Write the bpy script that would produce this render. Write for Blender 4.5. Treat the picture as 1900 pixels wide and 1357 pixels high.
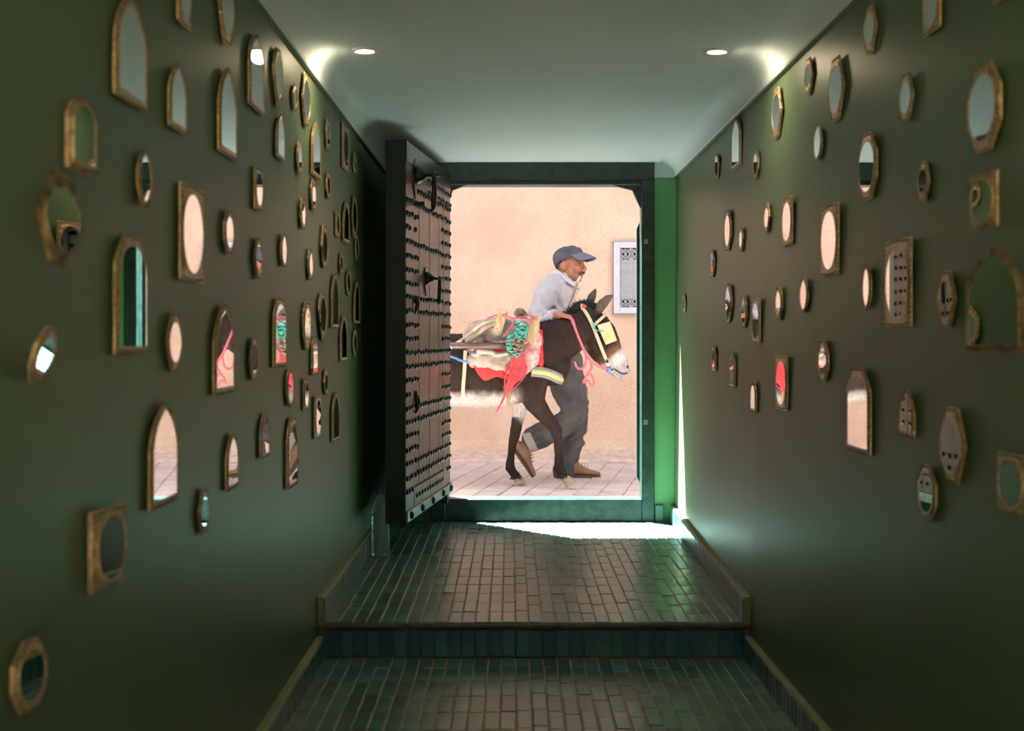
import bpy, bmesh, math, random
from mathutils import Vector, Matrix, noise

for o in list(bpy.data.objects):
    bpy.data.objects.remove(o, do_unlink=True)
SC = bpy.context.scene
COL = SC.collection
RNG = random.Random(7)

# ------------------------------------------------------------------ camera, sky, sun, exposure
F = 2407.0            # focal length in pixels of the 1900 px wide frame
CX, CY = 947.0, 630.0 # vanishing point of the passage
EYE = 1.05            # eye height above the upper landing (z = 0)
cam_d = bpy.data.cameras.new('camera')
cam = bpy.data.objects.new('camera', cam_d)
COL.objects.link(cam)
cam.location = (0, 0, EYE)
cam.rotation_euler = (math.radians(90), 0, 0)
cam_d.sensor_width = 36.0
cam_d.sensor_fit = 'HORIZONTAL'
cam_d.lens = 36.0 * F / 1900.0
cam_d.shift_x = (950.0 - CX) / 1900.0
cam_d.shift_y = -(678.5 - CY) / 1900.0
cam_d.clip_start = 0.05
cam_d.dof.use_dof = True
cam_d.dof.focus_distance = 8.3
cam_d.dof.aperture_fstop = 4.5
SC.camera = cam

SUN_DIR = Vector((0.69, -0.745, -1.85)).normalized()   # direction the light travels
world = bpy.data.worlds.new('sky')
SC.world = world
world.use_nodes = True
wn = world.node_tree
wn.nodes.clear()
w_out = wn.nodes.new('ShaderNodeOutputWorld')
w_bg = wn.nodes.new('ShaderNodeBackground')
w_sky = wn.nodes.new('ShaderNodeTexSky')
w_sky.sky_type = 'NISHITA'
w_sky.sun_disc = False
w_sky.sun_elevation = math.asin(-SUN_DIR.z)
w_sky.sun_rotation = math.atan2(-SUN_DIR.x, -SUN_DIR.y)
w_sky.dust_density = 2.0
w_bg.inputs['Strength'].default_value = 0.15
wn.links.new(w_sky.outputs[0], w_bg.inputs['Color'])
wn.links.new(w_bg.outputs[0], w_out.inputs['Surface'])

sun_d = bpy.data.lights.new('sun', 'SUN')
sun_d.energy = 125.0
sun_d.angle = math.radians(0.6)
sun_d.color = (1.0, 0.97, 0.93)
sun = bpy.data.objects.new('sun', sun_d)
COL.objects.link(sun)
sun.rotation_euler = SUN_DIR.to_track_quat('-Z', 'Y').to_euler()
sun.location = (-5, 14, 12)

SC.view_settings.view_transform = 'Standard'
SC.view_settings.look = 'None'
SC.view_settings.gamma = 1.0
SC.view_settings.use_curve_mapping = False
SC.view_settings.exposure = 0.26

# ------------------------------------------------------------------ helpers
def at(px, py, Y):
    """photo pixel at depth Y -> world point"""
    return Vector(((px - CX) * Y / F, Y, EYE - (py - CY) * Y / F))

def tag(o, label=None, cat=None, group=None, kind=None):
    if label: o['label'] = label
    if cat: o['category'] = cat
    if group: o['group'] = group
    if kind: o['kind'] = kind
    return o

def empty(name, loc=(0, 0, 0), parent=None):
    o = bpy.data.objects.new(name, None)
    o.empty_display_size = 0.1
    COL.objects.link(o)
    o.location = loc
    if parent: o.parent = parent
    return o

def link(name, me, mat=None, parent=None, loc=None, smooth=False, local=False):
    o = bpy.data.objects.new(name, me)
    COL.objects.link(o)
    if mat is not None and not me.materials:
        me.materials.append(mat)
    if parent is not None:
        o.parent = parent
        if not local: o.matrix_parent_inverse = world_of(parent).inverted()
    if loc is not None: o.location = loc
    if smooth:
        me.polygons.foreach_set('use_smooth', [True] * len(me.polygons))
    return o

def world_of(o):
    if o.parent is None: return o.matrix_basis.copy()
    return world_of(o.parent) @ o.matrix_parent_inverse @ o.matrix_basis

class MB:
    def __init__(self):
        self.v = []; self.f = []
    def add(self, vs, fs):
        b = len(self.v)
        self.v += [tuple(p) for p in vs]
        self.f += [tuple(i + b for i in q) for q in fs]
        return self
    def box(self, x0, x1, y0, y1, z0, z1, m=None):
        vs = [Vector(p) for p in ((x0,y0,z0),(x1,y0,z0),(x1,y1,z0),(x0,y1,z0),(x0,y0,z1),(x1,y0,z1),(x1,y1,z1),(x0,y1,z1))]
        if m is not None: vs = [m @ p for p in vs]
        return self.add(vs, [(3,2,1,0),(4,5,6,7),(0,1,5,4),(1,2,6,5),(2,3,7,6),(3,0,4,7)])
    def cbox(self, x0, x1, y0, y1, z0, z1, b=0.004, m=None):
        """box with chamfered edges"""
        bm = bmesh.new()
        bmesh.ops.create_cube(bm, size=1.0)
        for p in bm.verts:
            p.co = Vector(((x0+x1)/2 + p.co.x*(x1-x0), (y0+y1)/2 + p.co.y*(y1-y0), (z0+z1)/2 + p.co.z*(z1-z0)))
        bmesh.ops.bevel(bm, geom=list(bm.edges), offset=b, segments=1, affect='EDGES', profile=0.5)
        bm.verts.index_update()
        vs = [p.co.copy() for p in bm.verts]
        if m is not None: vs = [m @ p for p in vs]
        fs = [tuple(p.index for p in q.verts) for q in bm.faces]
        bm.free()
        return self.add(vs, fs)
    def prism(self, loop, n):
        """extrude closed 3D loop by vector n"""
        k = len(loop); n = Vector(n)
        vs = [Vector(p) for p in loop] + [Vector(p) + n for p in loop]
        fs = [tuple(range(k))[::-1], tuple(range(k, 2*k))]
        fs += [(i, (i+1) % k, k + (i+1) % k, k + i) for i in range(k)]
        return self.add(vs, fs)
    def tube(self, pts, rad, n=10, ref=(0,1,0), cap=True, rnd=True):
        """swept tube. rad items: r or (r_normal, r_lateral)."""
        pts = [Vector(p) for p in pts]; k = len(pts)
        if not isinstance(rad, (list, tuple)): rad = [rad] * k
        R = [(r, r) if not isinstance(r, (list, tuple)) else r for r in rad]
        ref = Vector(ref)
        tans = []
        for i in range(k):
            t = pts[min(i+1, k-1)] - pts[max(i-1, 0)]
            if t.length < 1e-9: t = Vector((0,0,1))
            tans.append(t.normalized())
        secs = []
        if rnd:
            for s, sh in ((-0.92, 0.4), (-0.7, 0.72)):
                a = min(R[0]); secs.append((pts[0] + tans[0]*s*a, tans[0], (R[0][0]*sh, R[0][1]*sh)))
        for i in range(k): secs.append((pts[i], tans[i], R[i]))
        if rnd:
            for s, sh in ((0.7, 0.72), (0.92, 0.4)):
                a = min(R[-1]); secs.append((pts[-1] + tans[-1]*s*a, tans[-1], (R[-1][0]*sh, R[-1][1]*sh)))
        vs = []; L = None
        for c, t, (rn, rl) in secs:
            l = ref - t * ref.dot(t)
            if l.length < 0.15:
                l = L if L is not None else t.orthogonal()
                l = l - t * l.dot(t)
            l.normalize(); L = l
            nn = t.cross(l)
            for j in range(n):
                a = 2*math.pi*j/n
                vs.append(c + l*math.cos(a)*rl + nn*math.sin(a)*rn)
        m = len(secs); fs = []
        for i in range(m-1):
            for j in range(n):
                j2 = (j+1) % n
                fs.append((i*n+j, i*n+j2, (i+1)*n+j2, (i+1)*n+j))
        if cap:
            fs.append(tuple(range(n))[::-1]); fs.append(tuple((m-1)*n + j for j in range(n)))
        return self.add(vs, fs)
    def ball(self, c, r, m=None, u=12, v=8):
        if not isinstance(r, (list, tuple)): r = (r, r, r)
        vs = [Vector((0,0,-1))]
        for i in range(1, v):
            a = -math.pi/2 + math.pi*i/v
            for j in range(u):
                b = 2*math.pi*j/u
                vs.append(Vector((math.cos(a)*math.cos(b), math.cos(a)*math.sin(b), math.sin(a))))
        vs.append(Vector((0,0,1)))
        fs = [(0, 1+(j+1)%u, 1+j) for j in range(u)]
        for i in range(v-2):
            for j in range(u):
                j2 = (j+1)%u
                fs.append((1+i*u+j, 1+i*u+j2, 1+(i+1)*u+j2, 1+(i+1)*u+j))
        T = len(vs)-1
        fs += [(1+(v-2)*u+j, 1+(v-2)*u+(j+1)%u, T) for j in range(u)]
        out = []
        for p in vs:
            q = Vector((p.x*r[0], p.y*r[1], p.z*r[2]))
            if m is not None: q = m @ q
            out.append(q + Vector(c))
        return self.add(out, fs)
    def lathe(self, prof, c=(0,0,0), n=24, m=None):
        vs = []; fs = []
        for (r, z) in prof:
            for j in range(n):
                a = 2*math.pi*j/n
                p = Vector((r*math.cos(a), r*math.sin(a), z))
                if m is not None: p = m @ p
                vs.append(p + Vector(c))
        k = len(prof)
        for i in range(k-1):
            for j in range(n):
                j2 = (j+1) % n
                fs.append((i*n+j, i*n+j2, (i+1)*n+j2, (i+1)*n+j))
        fs.append(tuple(range(n))[::-1]); fs.append(tuple((k-1)*n+j for j in range(n)))
        return self.add(vs, fs)
    def mesh(self, name='mesh'):
        me = bpy.data.meshes.new(name)
        me.from_pydata(self.v, [], self.f)
        me.validate(); me.update()
        return me
    def build(self, name, mat, parent=None, smooth=False, local=False):
        return link(name, self.mesh(name), mat, parent, smooth=smooth, local=local)

def remesh(mb, name, voxel, smooth_it=6, fac=0.5, disp=None):
    """fuse overlapping closed pieces into one continuous smooth surface"""
    me = mb.mesh(name + '_raw')
    o = bpy.data.objects.new('tmp', me); COL.objects.link(o)
    m = o.modifiers.new('r', 'REMESH'); m.mode = 'VOXEL'; m.voxel_size = voxel; m.use_smooth_shade = True
    if smooth_it:
        s = o.modifiers.new('s', 'SMOOTH'); s.factor = fac; s.iterations = smooth_it
    dg = bpy.context.evaluated_depsgraph_get(); dg.update()
    ev = o.evaluated_get(dg)
    out = bpy.data.meshes.new_from_object(ev)
    out.name = name
    bpy.data.objects.remove(o, do_unlink=True); bpy.data.meshes.remove(me)
    if disp:
        nrm = [v.normal.copy() for v in out.vertices]
        for v, n in zip(out.vertices, nrm):
            v.co = v.co + n * disp(v.co)
        out.update()
    out.polygons.foreach_set('use_smooth', [True]*len(out.polygons))
    return out

def paint(me, fn, name='Col'):
    a = me.color_attributes.new(name, 'FLOAT_COLOR', 'POINT')
    buf = []
    for v in me.vertices:
        c = fn(v.co); buf += [c[0], c[1], c[2], 1.0]
    a.data.foreach_set('color', buf)

def sstep(a, b, x):
    if a == b: return 0.0 if x < a else 1.0
    t = max(0.0, min(1.0, (x-a)/(b-a))); return t*t*(3-2*t)
def mix(a, b, t): return tuple(p + (q-p)*t for p, q in zip(a, b))

def spline(pts, n=6):
    """Catmull-Rom through points"""
    pts = [Vector(p) for p in pts]; out = []
    for i in range(len(pts)-1):
        p0 = pts[max(i-1,0)]; p1 = pts[i]; p2 = pts[i+1]; p3 = pts[min(i+2, len(pts)-1)]
        for k in range(n):
            t = k/n
            out.append(0.5*((2*p1) + (p2-p0)*t + (2*p0-5*p1+4*p2-p3)*t*t + (3*p1-p0-3*p2+p3)*t*t*t))
    out.append(pts[-1]); return out

# ------------------------------------------------------------------ materials
def nodes_of(name):
    m = bpy.data.materials.new(name); m.use_nodes = True
    nt = m.node_tree
    return m, nt, nt.nodes['Principled BSDF']

def mat(name, col, rough=0.6, metal=0.0, var=0.0, vscale=6.0, bump=0.0, bscale=40.0, spec=0.5, col2=None, attr=False, objvar=0.0,
        rough_var=0.0, coat=0.0, stretch=None, detail=4.0, trans=0.0, ior=1.45):
    m, nt, b = nodes_of(name)
    N, L = nt.nodes.new, nt.links.new
    b.inputs['Roughness'].default_value = rough
    b.inputs['Metallic'].default_value = metal
    b.inputs['Specular IOR Level'].default_value = spec
    b.inputs['Coat Weight'].default_value = coat
    b.inputs['Transmission Weight'].default_value = trans
    b.inputs['IOR'].default_value = ior
    tc = N('ShaderNodeTexCoord')
    vec = tc.outputs['Object']
    if stretch:
        mp = N('ShaderNodeMapping'); mp.inputs['Scale'].default_value = stretch
        L(vec, mp.inputs['Vector']); vec = mp.outputs[0]
    src = None
    if attr:
        at_ = N('ShaderNodeAttribute'); at_.attribute_name = 'Col'; src = at_.outputs['Color']
    else:
        rgb = N('ShaderNodeRGB'); rgb.outputs[0].default_value = (*col, 1); src = rgb.outputs[0]
    if var > 0 or col2:
        nz = N('ShaderNodeTexNoise'); nz.inputs['Scale'].default_value = vscale; nz.inputs['Detail'].default_value = detail
        L(vec, nz.inputs['Vector'])
        mx = N('ShaderNodeMix'); mx.data_type = 'RGBA'
        if col2:
            rp = N('ShaderNodeValToRGB'); rp.color_ramp.elements[0].position = 0.38; rp.color_ramp.elements[1].position = 0.66
            L(nz.outputs['Fac'], rp.inputs[0]); L(rp.outputs[0], mx.inputs['Factor'])
            L(src, mx.inputs['A']); mx.inputs['B'].default_value = (*col2, 1)
            src = mx.outputs['Result']
        else:
            mr = N('ShaderNodeMapRange'); mr.inputs['To Min'].default_value = 1-var; mr.inputs['To Max'].default_value = 1+var
            mr.inputs['From Min'].default_value = 0.3; mr.inputs['From Max'].default_value = 0.7
            L(nz.outputs['Fac'], mr.inputs[0])
            mx.blend_type = 'MULTIPLY'; mx.inputs['Factor'].default_value = 1.0
            L(src, mx.inputs['A']); L(mr.outputs[0], mx.inputs['B']); src = mx.outputs['Result']
        if rough_var > 0:
            mr2 = N('ShaderNodeMapRange'); mr2.inputs['To Min'].default_value = rough-rough_var; mr2.inputs['To Max'].default_value = rough+rough_var
            L(nz.outputs['Fac'], mr2.inputs[0]); L(mr2.outputs[0], b.inputs['Roughness'])
    if objvar > 0:
        oi = N('ShaderNodeObjectInfo'); ge = N('ShaderNodeNewGeometry')
        ad = N('ShaderNodeMath'); ad.operation = 'ADD'; L(oi.outputs['Random'], ad.inputs[0]); L(ge.outputs['Random Per Island'], ad.inputs[1])
        fr = N('ShaderNodeMath'); fr.operation = 'FRACT'; L(ad.outputs[0], fr.inputs[0])
        mr = N('ShaderNodeMapRange'); mr.inputs['To Min'].default_value = 1-objvar; mr.inputs['To Max'].default_value = 1+objvar
        L(fr.outputs[0], mr.inputs[0])
        mx = N('ShaderNodeMix'); mx.data_type = 'RGBA'; mx.blend_type = 'MULTIPLY'; mx.inputs['Factor'].default_value = 1.0
        L(src, mx.inputs['A']); L(mr.outputs[0], mx.inputs['B']); src = mx.outputs['Result']
    L(src, b.inputs['Base Color'])
    if bump > 0:
        nz = N('ShaderNodeTexNoise'); nz.inputs['Scale'].default_value = bscale; nz.inputs['Detail'].default_value = 5.0
        L(vec, nz.inputs['Vector'])
        bp = N('ShaderNodeBump'); bp.inputs['Strength'].default_value = bump; bp.inputs['Distance'].default_value = 0.01
        L(nz.outputs['Fac'], bp.inputs['Height']); L(bp.outputs[0], b.inputs['Normal'])
    return m

M = {}
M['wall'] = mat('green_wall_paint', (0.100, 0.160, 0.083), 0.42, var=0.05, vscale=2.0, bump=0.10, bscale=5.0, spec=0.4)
M['endwall'] = mat('bounce_lit_green_plaster', (0.12, 0.36, 0.15), 0.55, var=0.08, vscale=3.0, bump=0.10, bscale=8.0)  # green brightened: bounced sunlight near the door is put into the colour
M['ceil'] = mat('white_ceiling_plaster', (0.57, 0.68, 0.72), 0.7, var=0.03, vscale=2.0, bump=0.10, bscale=6.0)
M['ledge'] = mat('olive_ledge_plaster', (0.24, 0.24, 0.11), 0.6, var=0.15, vscale=8.0)
M['grout'] = mat('sandy_grout', (0.36, 0.29, 0.17), 0.85, var=0.25, vscale=20.0, bump=0.2, bscale=60)
M['tile'] = mat('glazed_green_tile', (0.055, 0.155, 0.140), 0.30, var=0.30, vscale=9.0, bump=0.10, bscale=12.0, objvar=0.32, rough_var=0.10)
M['frame'] = mat('dark_green_gloss_paint', (0.004, 0.022, 0.018), 0.33, col2=(0.011, 0.046, 0.038), vscale=22.0, bump=0.15, bscale=30.0, stretch=(1,1,1))
M['leaf_edge'] = mat('green_black_door_paint', (0.006, 0.022, 0.018), 0.5, var=0.2, vscale=6.0)
M['plank'] = mat('old_brown_door_wood', (0.055, 0.030, 0.022), 0.34, col2=(0.10, 0.058, 0.043), vscale=3.0, bump=0.25, bscale=10.0, stretch=(10, 10, 1.2))
M['iron'] = mat('black_iron', (0.035, 0.042, 0.040), 0.30, metal=0.7, var=0.3, vscale=30.0, bump=0.15, bscale=50)
M['zinc'] = mat('grey_metal_strip', (0.20, 0.23, 0.22), 0.4, metal=0.8, var=0.3, vscale=20.0)
M['brass'] = mat('aged_brass', (0.66, 0.46, 0.26), 0.32, metal=0.62, col2=(0.36, 0.235, 0.125), vscale=120.0, bump=0.5, bscale=120.0)
M['brass_dark'] = mat('tarnished_brass', (0.40, 0.28, 0.14), 0.38, metal=0.7, col2=(0.14, 0.095, 0.05), vscale=55.0, bump=0.5, bscale=120.0)
M['mirror'] = mat('mirror_glass', (0.90, 0.92, 0.91), 0.015, metal=1.0)
M['stucco'] = mat('peach_stucco', (0.80, 0.545, 0.40), 0.9, var=0.10, vscale=75.0, bump=0.8, bscale=60.0, detail=8.0)
M['facade'] = mat('grey_facade', (0.082, 0.082, 0.088), 0.9, var=0.1, vscale=5.0, bump=0.3, bscale=30.0)  # unseen face, darkened to weaken the sunlight it bounces into the street
M['paver'] = mat('pinkish_paver', (0.62, 0.52, 0.495), 0.8, var=0.12, vscale=14.0, bump=0.2, bscale=40.0, objvar=0.10)
M['sand'] = mat('sandy_joint', (0.46, 0.35, 0.30), 0.95, var=0.2, vscale=20.0, bump=0.3, bscale=60.0)
M['white'] = mat('white_painted_metal', (0.58, 0.58, 0.63), 0.45, var=0.03, vscale=10.0)
M['dark'] = mat('painted_hole_shade', (0.02, 0.02, 0.022), 0.8)
M['pet'] = mat('clear_plastic', (0.80, 0.95, 0.92), 0.14, trans=0.85, ior=1.20)
M['water'] = mat('bottle_water', (0.85, 0.95, 0.93), 0.02, trans=1.0, ior=1.33)
M['cap'] = mat('blue_bottle_cap', (0.05, 0.15, 0.4), 0.4)

# peach stucco: fine grain over broad soft patches and hairline stains
def stucco():
    m, nt, b = nodes_of('peach_stucco_wall'); N, L = nt.nodes.new, nt.links.new
    b.inputs['Roughness'].default_value = 0.92
    tc = N('ShaderNodeTexCoord')
    big = N('ShaderNodeTexNoise'); big.inputs['Scale'].default_value = 2.2; big.inputs['Detail'].default_value = 6; L(tc.outputs['Object'], big.inputs['Vector'])
    fine = N('ShaderNodeTexNoise'); fine.inputs['Scale'].default_value = 95; fine.inputs['Detail'].default_value = 6; fine.inputs['Roughness'].default_value = .75; L(tc.outputs['Object'], fine.inputs['Vector'])
    r1 = N('ShaderNodeValToRGB'); r1.color_ramp.elements[0].position = .35; r1.color_ramp.elements[0].color = (.68, .46, .335, 1); r1.color_ramp.elements[1].position = .62; r1.color_ramp.elements[1].color = (.76, .555, .425, 1); L(big.outputs['Fac'], r1.inputs[0])
    r2 = N('ShaderNodeValToRGB'); r2.color_ramp.elements[0].position = .30; r2.color_ramp.elements[0].color = (.74, .70, .68, 1); r2.color_ramp.elements[1].position = .52; r2.color_ramp.elements[1].color = (1.04, 1.03, 1.02, 1); L(fine.outputs['Fac'], r2.inputs[0])
    mx = N('ShaderNodeMix'); mx.data_type = 'RGBA'; mx.blend_type = 'MULTIPLY'; mx.inputs['Factor'].default_value = 1; L(r1.outputs[0], mx.inputs['A']); L(r2.outputs[0], mx.inputs['B']); L(mx.outputs['Result'], b.inputs['Base Color'])
    bn = N('ShaderNodeTexNoise'); bn.inputs['Scale'].default_value = 45; bn.inputs['Detail'].default_value = 8; L(tc.outputs['Object'], bn.inputs['Vector'])
    bp = N('ShaderNodeBump'); bp.inputs['Strength'].default_value = .9; bp.inputs['Distance'].default_value = .012; L(bn.outputs['Fac'], bp.inputs['Height']); L(bp.outputs[0], b.inputs['Normal'])
    return m
M['stucco'] = stucco()

# ------------------------------------------------------------------ the passage: walls, ceiling, floors
YB, YD = -1.2, 7.5        # open courtyard end behind the viewer, door plane
YS = 4.80                 # edge of the step
ZL = -0.13                # lower floor
ZC = 2.07                 # ceiling
ZW = 1.985                # top of the green paint
XL = -0.712
def lerp_tab(t, tab):
    if t <= tab[0][0]: return tab[0][1]
    for (a, p), (b, q) in zip(tab, tab[1:]):
        if t <= b: return p + (q-p)*(t-a)/(b-a)
    return tab[-1][1]
R_BOT = [(3.2, 0.905), (4.8, 0.885), (7.5, 0.945)]
def XR(y, z):
    b = lerp_tab(y, R_BOT); t = 0.962
    k = max(0.0, min(1.0, z/1.985)); return b + (t-b)*k
YG = [YB, 0, 1.2, 2.4, 3.2, 4.0, 4.8, 5.6, 6.4, 7.0, 7.5]
ZG = [-0.2, 0.0, 0.5, 1.0, 1.5, ZW]

def wall_grid(fx, thick, name, sgn):
    mb = MB(); n = len(ZG)
    vs = []
    for y in YG:
        for z in ZG: vs.append((fx(y, z), y, z))
    for y in YG:
        for z in ZG: vs.append((fx(y, z) + sgn*thick, y, z))
    fs = []; off = len(YG)*n
    for i in range(len(YG)-1):
        for j in range(n-1):
            a = i*n+j
            q = (a, a+1, a+n+1, a+n)
            fs.append(q); fs.append(tuple(off+k for k in q[::-1]))
    rim = [j for j in range(n)] + [i*n+n-1 for i in range(1, len(YG))] + [(len(YG)-1)*n+j for j in range(n-2, -1, -1)] + [i*n for i in range(len(YG)-2, 0, -1)]
    for a, b in zip(rim, rim[1:]+rim[:1]): fs.append((a, b, off+b, off+a))
    mb.add(vs, fs)
    return tag(mb.build(name, M['wall'], smooth=False), kind='structure')
wl = wall_grid(lambda y, z: XL, 0.25, 'wall_left', -1)
tag(wl, 'dark green painted left wall hung with small mirrors', 'wall')
wr = wall_grid(XR, 0.25, 'wall_right', 1)
tag(wr, 'dark green painted right wall hung with small mirrors', 'wall')

# ceiling with rounded coves that stand a little proud of the green walls
mb = MB()
prof_l = []; PROUD = 0.018; RC = ZC - ZW
def cove(y):
    xl = XL + PROUD; xr = XR(y, ZW) - PROUD
    pts = [(xl - 0.2, ZW)] + [(xl + RC - RC*math.cos(a), ZW + RC*math.sin(a)) for a in [math.pi/2*k/8 for k in range(9)]]
    pts += [(xr - RC + RC*math.sin(a), ZW + RC*math.cos(a)) for a in [math.pi/2*k/8 for k in range(9)]] + [(xr + 0.2, ZW)]
    return pts + [(xr + 0.2, ZC + 0.25), (xl - 0.2, ZC + 0.25)]
k = len(cove(0)); vs = []; fs = []
for y in YG: vs += [(x, y, z) for x, z in cove(y)]
for i in range(len(YG)-1):
    for j in range(k):
        j2 = (j+1) % k; fs.append((i*k+j, i*k+j2, (i+1)*k+j2, (i+1)*k+j))
fs.append(tuple(range(k))); fs.append(tuple((len(YG)-1)*k+j for j in range(k))[::-1])
mb.add(vs, fs)
cl = mb.build('ceiling', M['ceil'])
cl.data.materials.append(M['wall'])
for p in cl.data.polygons:
    c = p.center
    if abs(p.normal.z) > 0.9 and c.z < ZW + 0.001: p.material_index = 1      # green underside of the proud cove
    p.use_smooth = 0.05 < abs(p.normal.z) < 0.999
tag(cl, 'white plaster ceiling with rounded edges above the passage', 'ceiling', kind='structure')

# floors
def tile_mesh(w, l, h, b, seed):
    r = random.Random(seed)
    x, y = w/2, l/2
    def j(s=0.0012): return r.uniform(-s, s)
    lo = [(-x, -y, -h), (x, -y, -h), (x, y, -h), (-x, y, -h)]
    md = [(-x+j(), -y+j(), -b), (x+j(), -y+j(), -b), (x+j(), y+j(), -b), (-x+j(), y+j(), -b)]
    tp = [(-x+b+j(), -y+b+j(), j(.0007)), (x-b+j(), -y+b+j(), j(.0007)), (x-b+j(), y-b+j(), j(.0007)), (-x+b+j(), y-b+j(), j(.0007))]
    fs = []
    for q in (0, 4):
        for i in range(4): fs.append((q+i, q+(i+1) % 4, q+4+(i+1) % 4, q+4+i))
    fs.append((8, 9, 10, 11))
    me = bpy.data.meshes.new('tile'); me.from_pydata(lo+md+tp, [], fs); me.update()
    me.materials.append(M['tile'])
    return me
def join_copies(name, items, parent, matr):
    """one mesh of many placed pieces: items = (mesh, matrix)"""
    mb = MB()
    for me, mx in items: mb.add([mx @ v.co for v in me.vertices], [tuple(p.vertices) for p in me.polygons])
    o = mb.build(name, matr, parent); o['kind'] = 'stuff'; return o

fl = MB().box(-1.0, 1.25, YB, YS+0.02, ZL-0.15, ZL-0.0019).build('floor', M['grout'])
tag(fl, 'lower floor of narrow green glazed tiles below the step', 'floor', kind='structure')
lb = MB().box(-1.0, 1.25, YS+0.022, YD+0.12, -0.35, -0.0019)
up = lb.build('floor_landing', M['grout'])
tag(up, 'upper landing of narrow green glazed tiles before the door', 'floor', kind='structure')

TW = 0.0502; TL = 0.185
T_var = [tile_mesh(TW-0.0045, TL-0.0065, 0.008, 0.0018, s) for s in range(5)]
def lay(parent, y0, y1, z, name, limit, seed):
    r = random.Random(seed); items = []
    x = XL + 0.028 + TW/2; col = 0
    while x < 0.93:
        ph = r.choice([0.0, 0.0, 0.012, -0.01]) if x < 0.0 else r.uniform(-0.06, 0.06)
        y = y0 + TL/2
        if x > 0.0 : y += ph
        first = True
        while y - TL/2 < y1:
            room = XR(y, z) - 0.026 - (x - TW/2)
            if room > 0.012 and y - TL/2 > y0 - 0.05:
                sx = min(1.0, room/TW); xo = -(1-sx)*TW/2
                L_ = TL; yy = y
                a = max(yy - TL/2, y0); b = min(yy + TL/2, y1)
                if first and a > y0 + 0.002: a = y0
                if b - a > 0.02:
                    mx = (Matrix.Translation((x + xo + r.uniform(-.0008, .0008), (a+b)/2, z + r.uniform(-0.0012, 0.0012)))
                          @ Matrix.Rotation(r.uniform(-.006, .006), 4, 'X') @ Matrix.Rotation(r.uniform(-.012, .012), 4, 'Y')
                          @ Matrix.Rotation(r.uniform(-.006, .006), 4, 'Z') @ Matrix.Diagonal((sx, (b-a)/TL, 1, 1)))
                    items.append((r.choice(T_var), mx, a))
                first = False
            y += TL + (r.uniform(-.003, .003))
        x += TW
    items.sort(key=lambda t: t[2])
    for me, mx, _ in items[:limit]:
        o = bpy.data.objects.new('tile', me); COL.objects.link(o); o.parent = parent; o.matrix_basis = mx
    if items[limit:]:
        join_copies('tile_field', [(a, b) for a, b, _ in items[limit:]], parent, M['tile'])
lay(fl, 3.55, YS-0.004, ZL, 'tile', 290, 3)
lay(up, YS+0.012, YD, 0.0, 'tile', 300, 5)

# riser of upright tiles under a mortar nosing
ns = MB()
k = 40; vs = []; r = random.Random(11)
for i in range(k+1):
    x = XL + (XR(YS, 0) - XL)*i/k; d = r.uniform(-0.004, 0.004); e = r.uniform(-.003, .004)
    vs += [(x, YS - 0.012 + d, -0.004), (x, YS - 0.014 + d, -0.013), (x, YS - 0.006 + d, -0.022 + e), (x, YS + 0.03, -0.026), (x, YS + 0.03, -0.004)]
fs = []
for i in range(k):
    for j in range(5): fs.append((i*5+j, i*5+(j+1) % 5, (i+1)*5+(j+1) % 5, (i+1)*5+j))
ns.add(vs, fs)
nose = ns.build('step_nosing', mat('worn_brown_nosing', (0.10, 0.075, 0.05), 0.7, var=0.35, vscale=25.0, bump=0.3, bscale=60), up)
RT = [tile_mesh(TW-0.004, 0.101, 0.012, 0.003, s+20) for s in range(4)]
x = XL + 0.028 + TW/2
while x + TW/2 < XR(YS, -0.05) + 0.02:
    o = bpy.data.objects.new('riser_tile', r.choice(RT)); COL.objects.link(o); o.parent = up
    o.matrix_basis = Matrix.Translation((x, YS + 0.012 + r.uniform(-.002, .001), ZL + 0.052 + r.uniform(-.0015, .0015))) @ Matrix.Rotation(math.radians(90), 4, 'X') @ Matrix.Rotation(r.uniform(-.03, .03), 4, 'Y')
    x += TW

# tiled skirtings with a plaster ledge on top
def skirting(name, side, y0, y1, z0, h, label):
    xf = (lambda y: XL) if side < 0 else (lambda y: XR(y, 0.05))
    mb = MB(); ys = [y0 + (y1-y0)*i/10 for i in range(11)]
    vs = []; t = 0.024
    for y in ys:
        w = xf(y); s = -side
        vs += [(w - s*0.02, y, z0), (w + s*t, y, z0), (w + s*t, y, z0+h), (w + s*(t-0.004), y, z0+h+0.004), (w - s*0.02, y, z0+h+0.006)]
    fs = []
    for i in range(10):
        for j in range(5):
            q = (i*5+j, i*5+(j+1) % 5, (i+1)*5+(j+1) % 5, (i+1)*5+j); fs.append(q if side > 0 else q[::-1])
    fs += [(0,1,2,3,4), tuple(50+j for j in (4,3,2,1,0))]
    mb.add(vs, fs)
    o = mb.build(name, M['ledge']); tag(o, label, 'skirting', kind='structure')
    tw = 0.052; tm = [tile_mesh(tw-0.004, h-0.006, 0.006, 0.0015, s+40) for s in range(3)]
    y = y0 + tw/2 + 0.003; rr = random.Random(int(h*1000)+side)
    while y + tw/2 < y1:
        if y > 3.2:
            w = xf(y); s = -side
            c = bpy.data.objects.new('skirting_tile', rr.choice(tm)); COL.objects.link(c); c.parent = o
            rot = Matrix(((0, 0, s, 0), (s, 0, 0, 0), (0, 1, 0, 0), (0, 0, 0, 1)))
            c.matrix_basis = Matrix.Translation((w + s*(t+0.0045), y, z0 + h/2)) @ rot @ Matrix.Rotation(rr.uniform(-.02, .02), 4, 'X')
        y += tw
    return o
skirting('baseboard_left', -1, YS-0.01, 7.49, -0.004, 0.098, 'tiled skirting along the left side of the upper landing')
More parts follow.
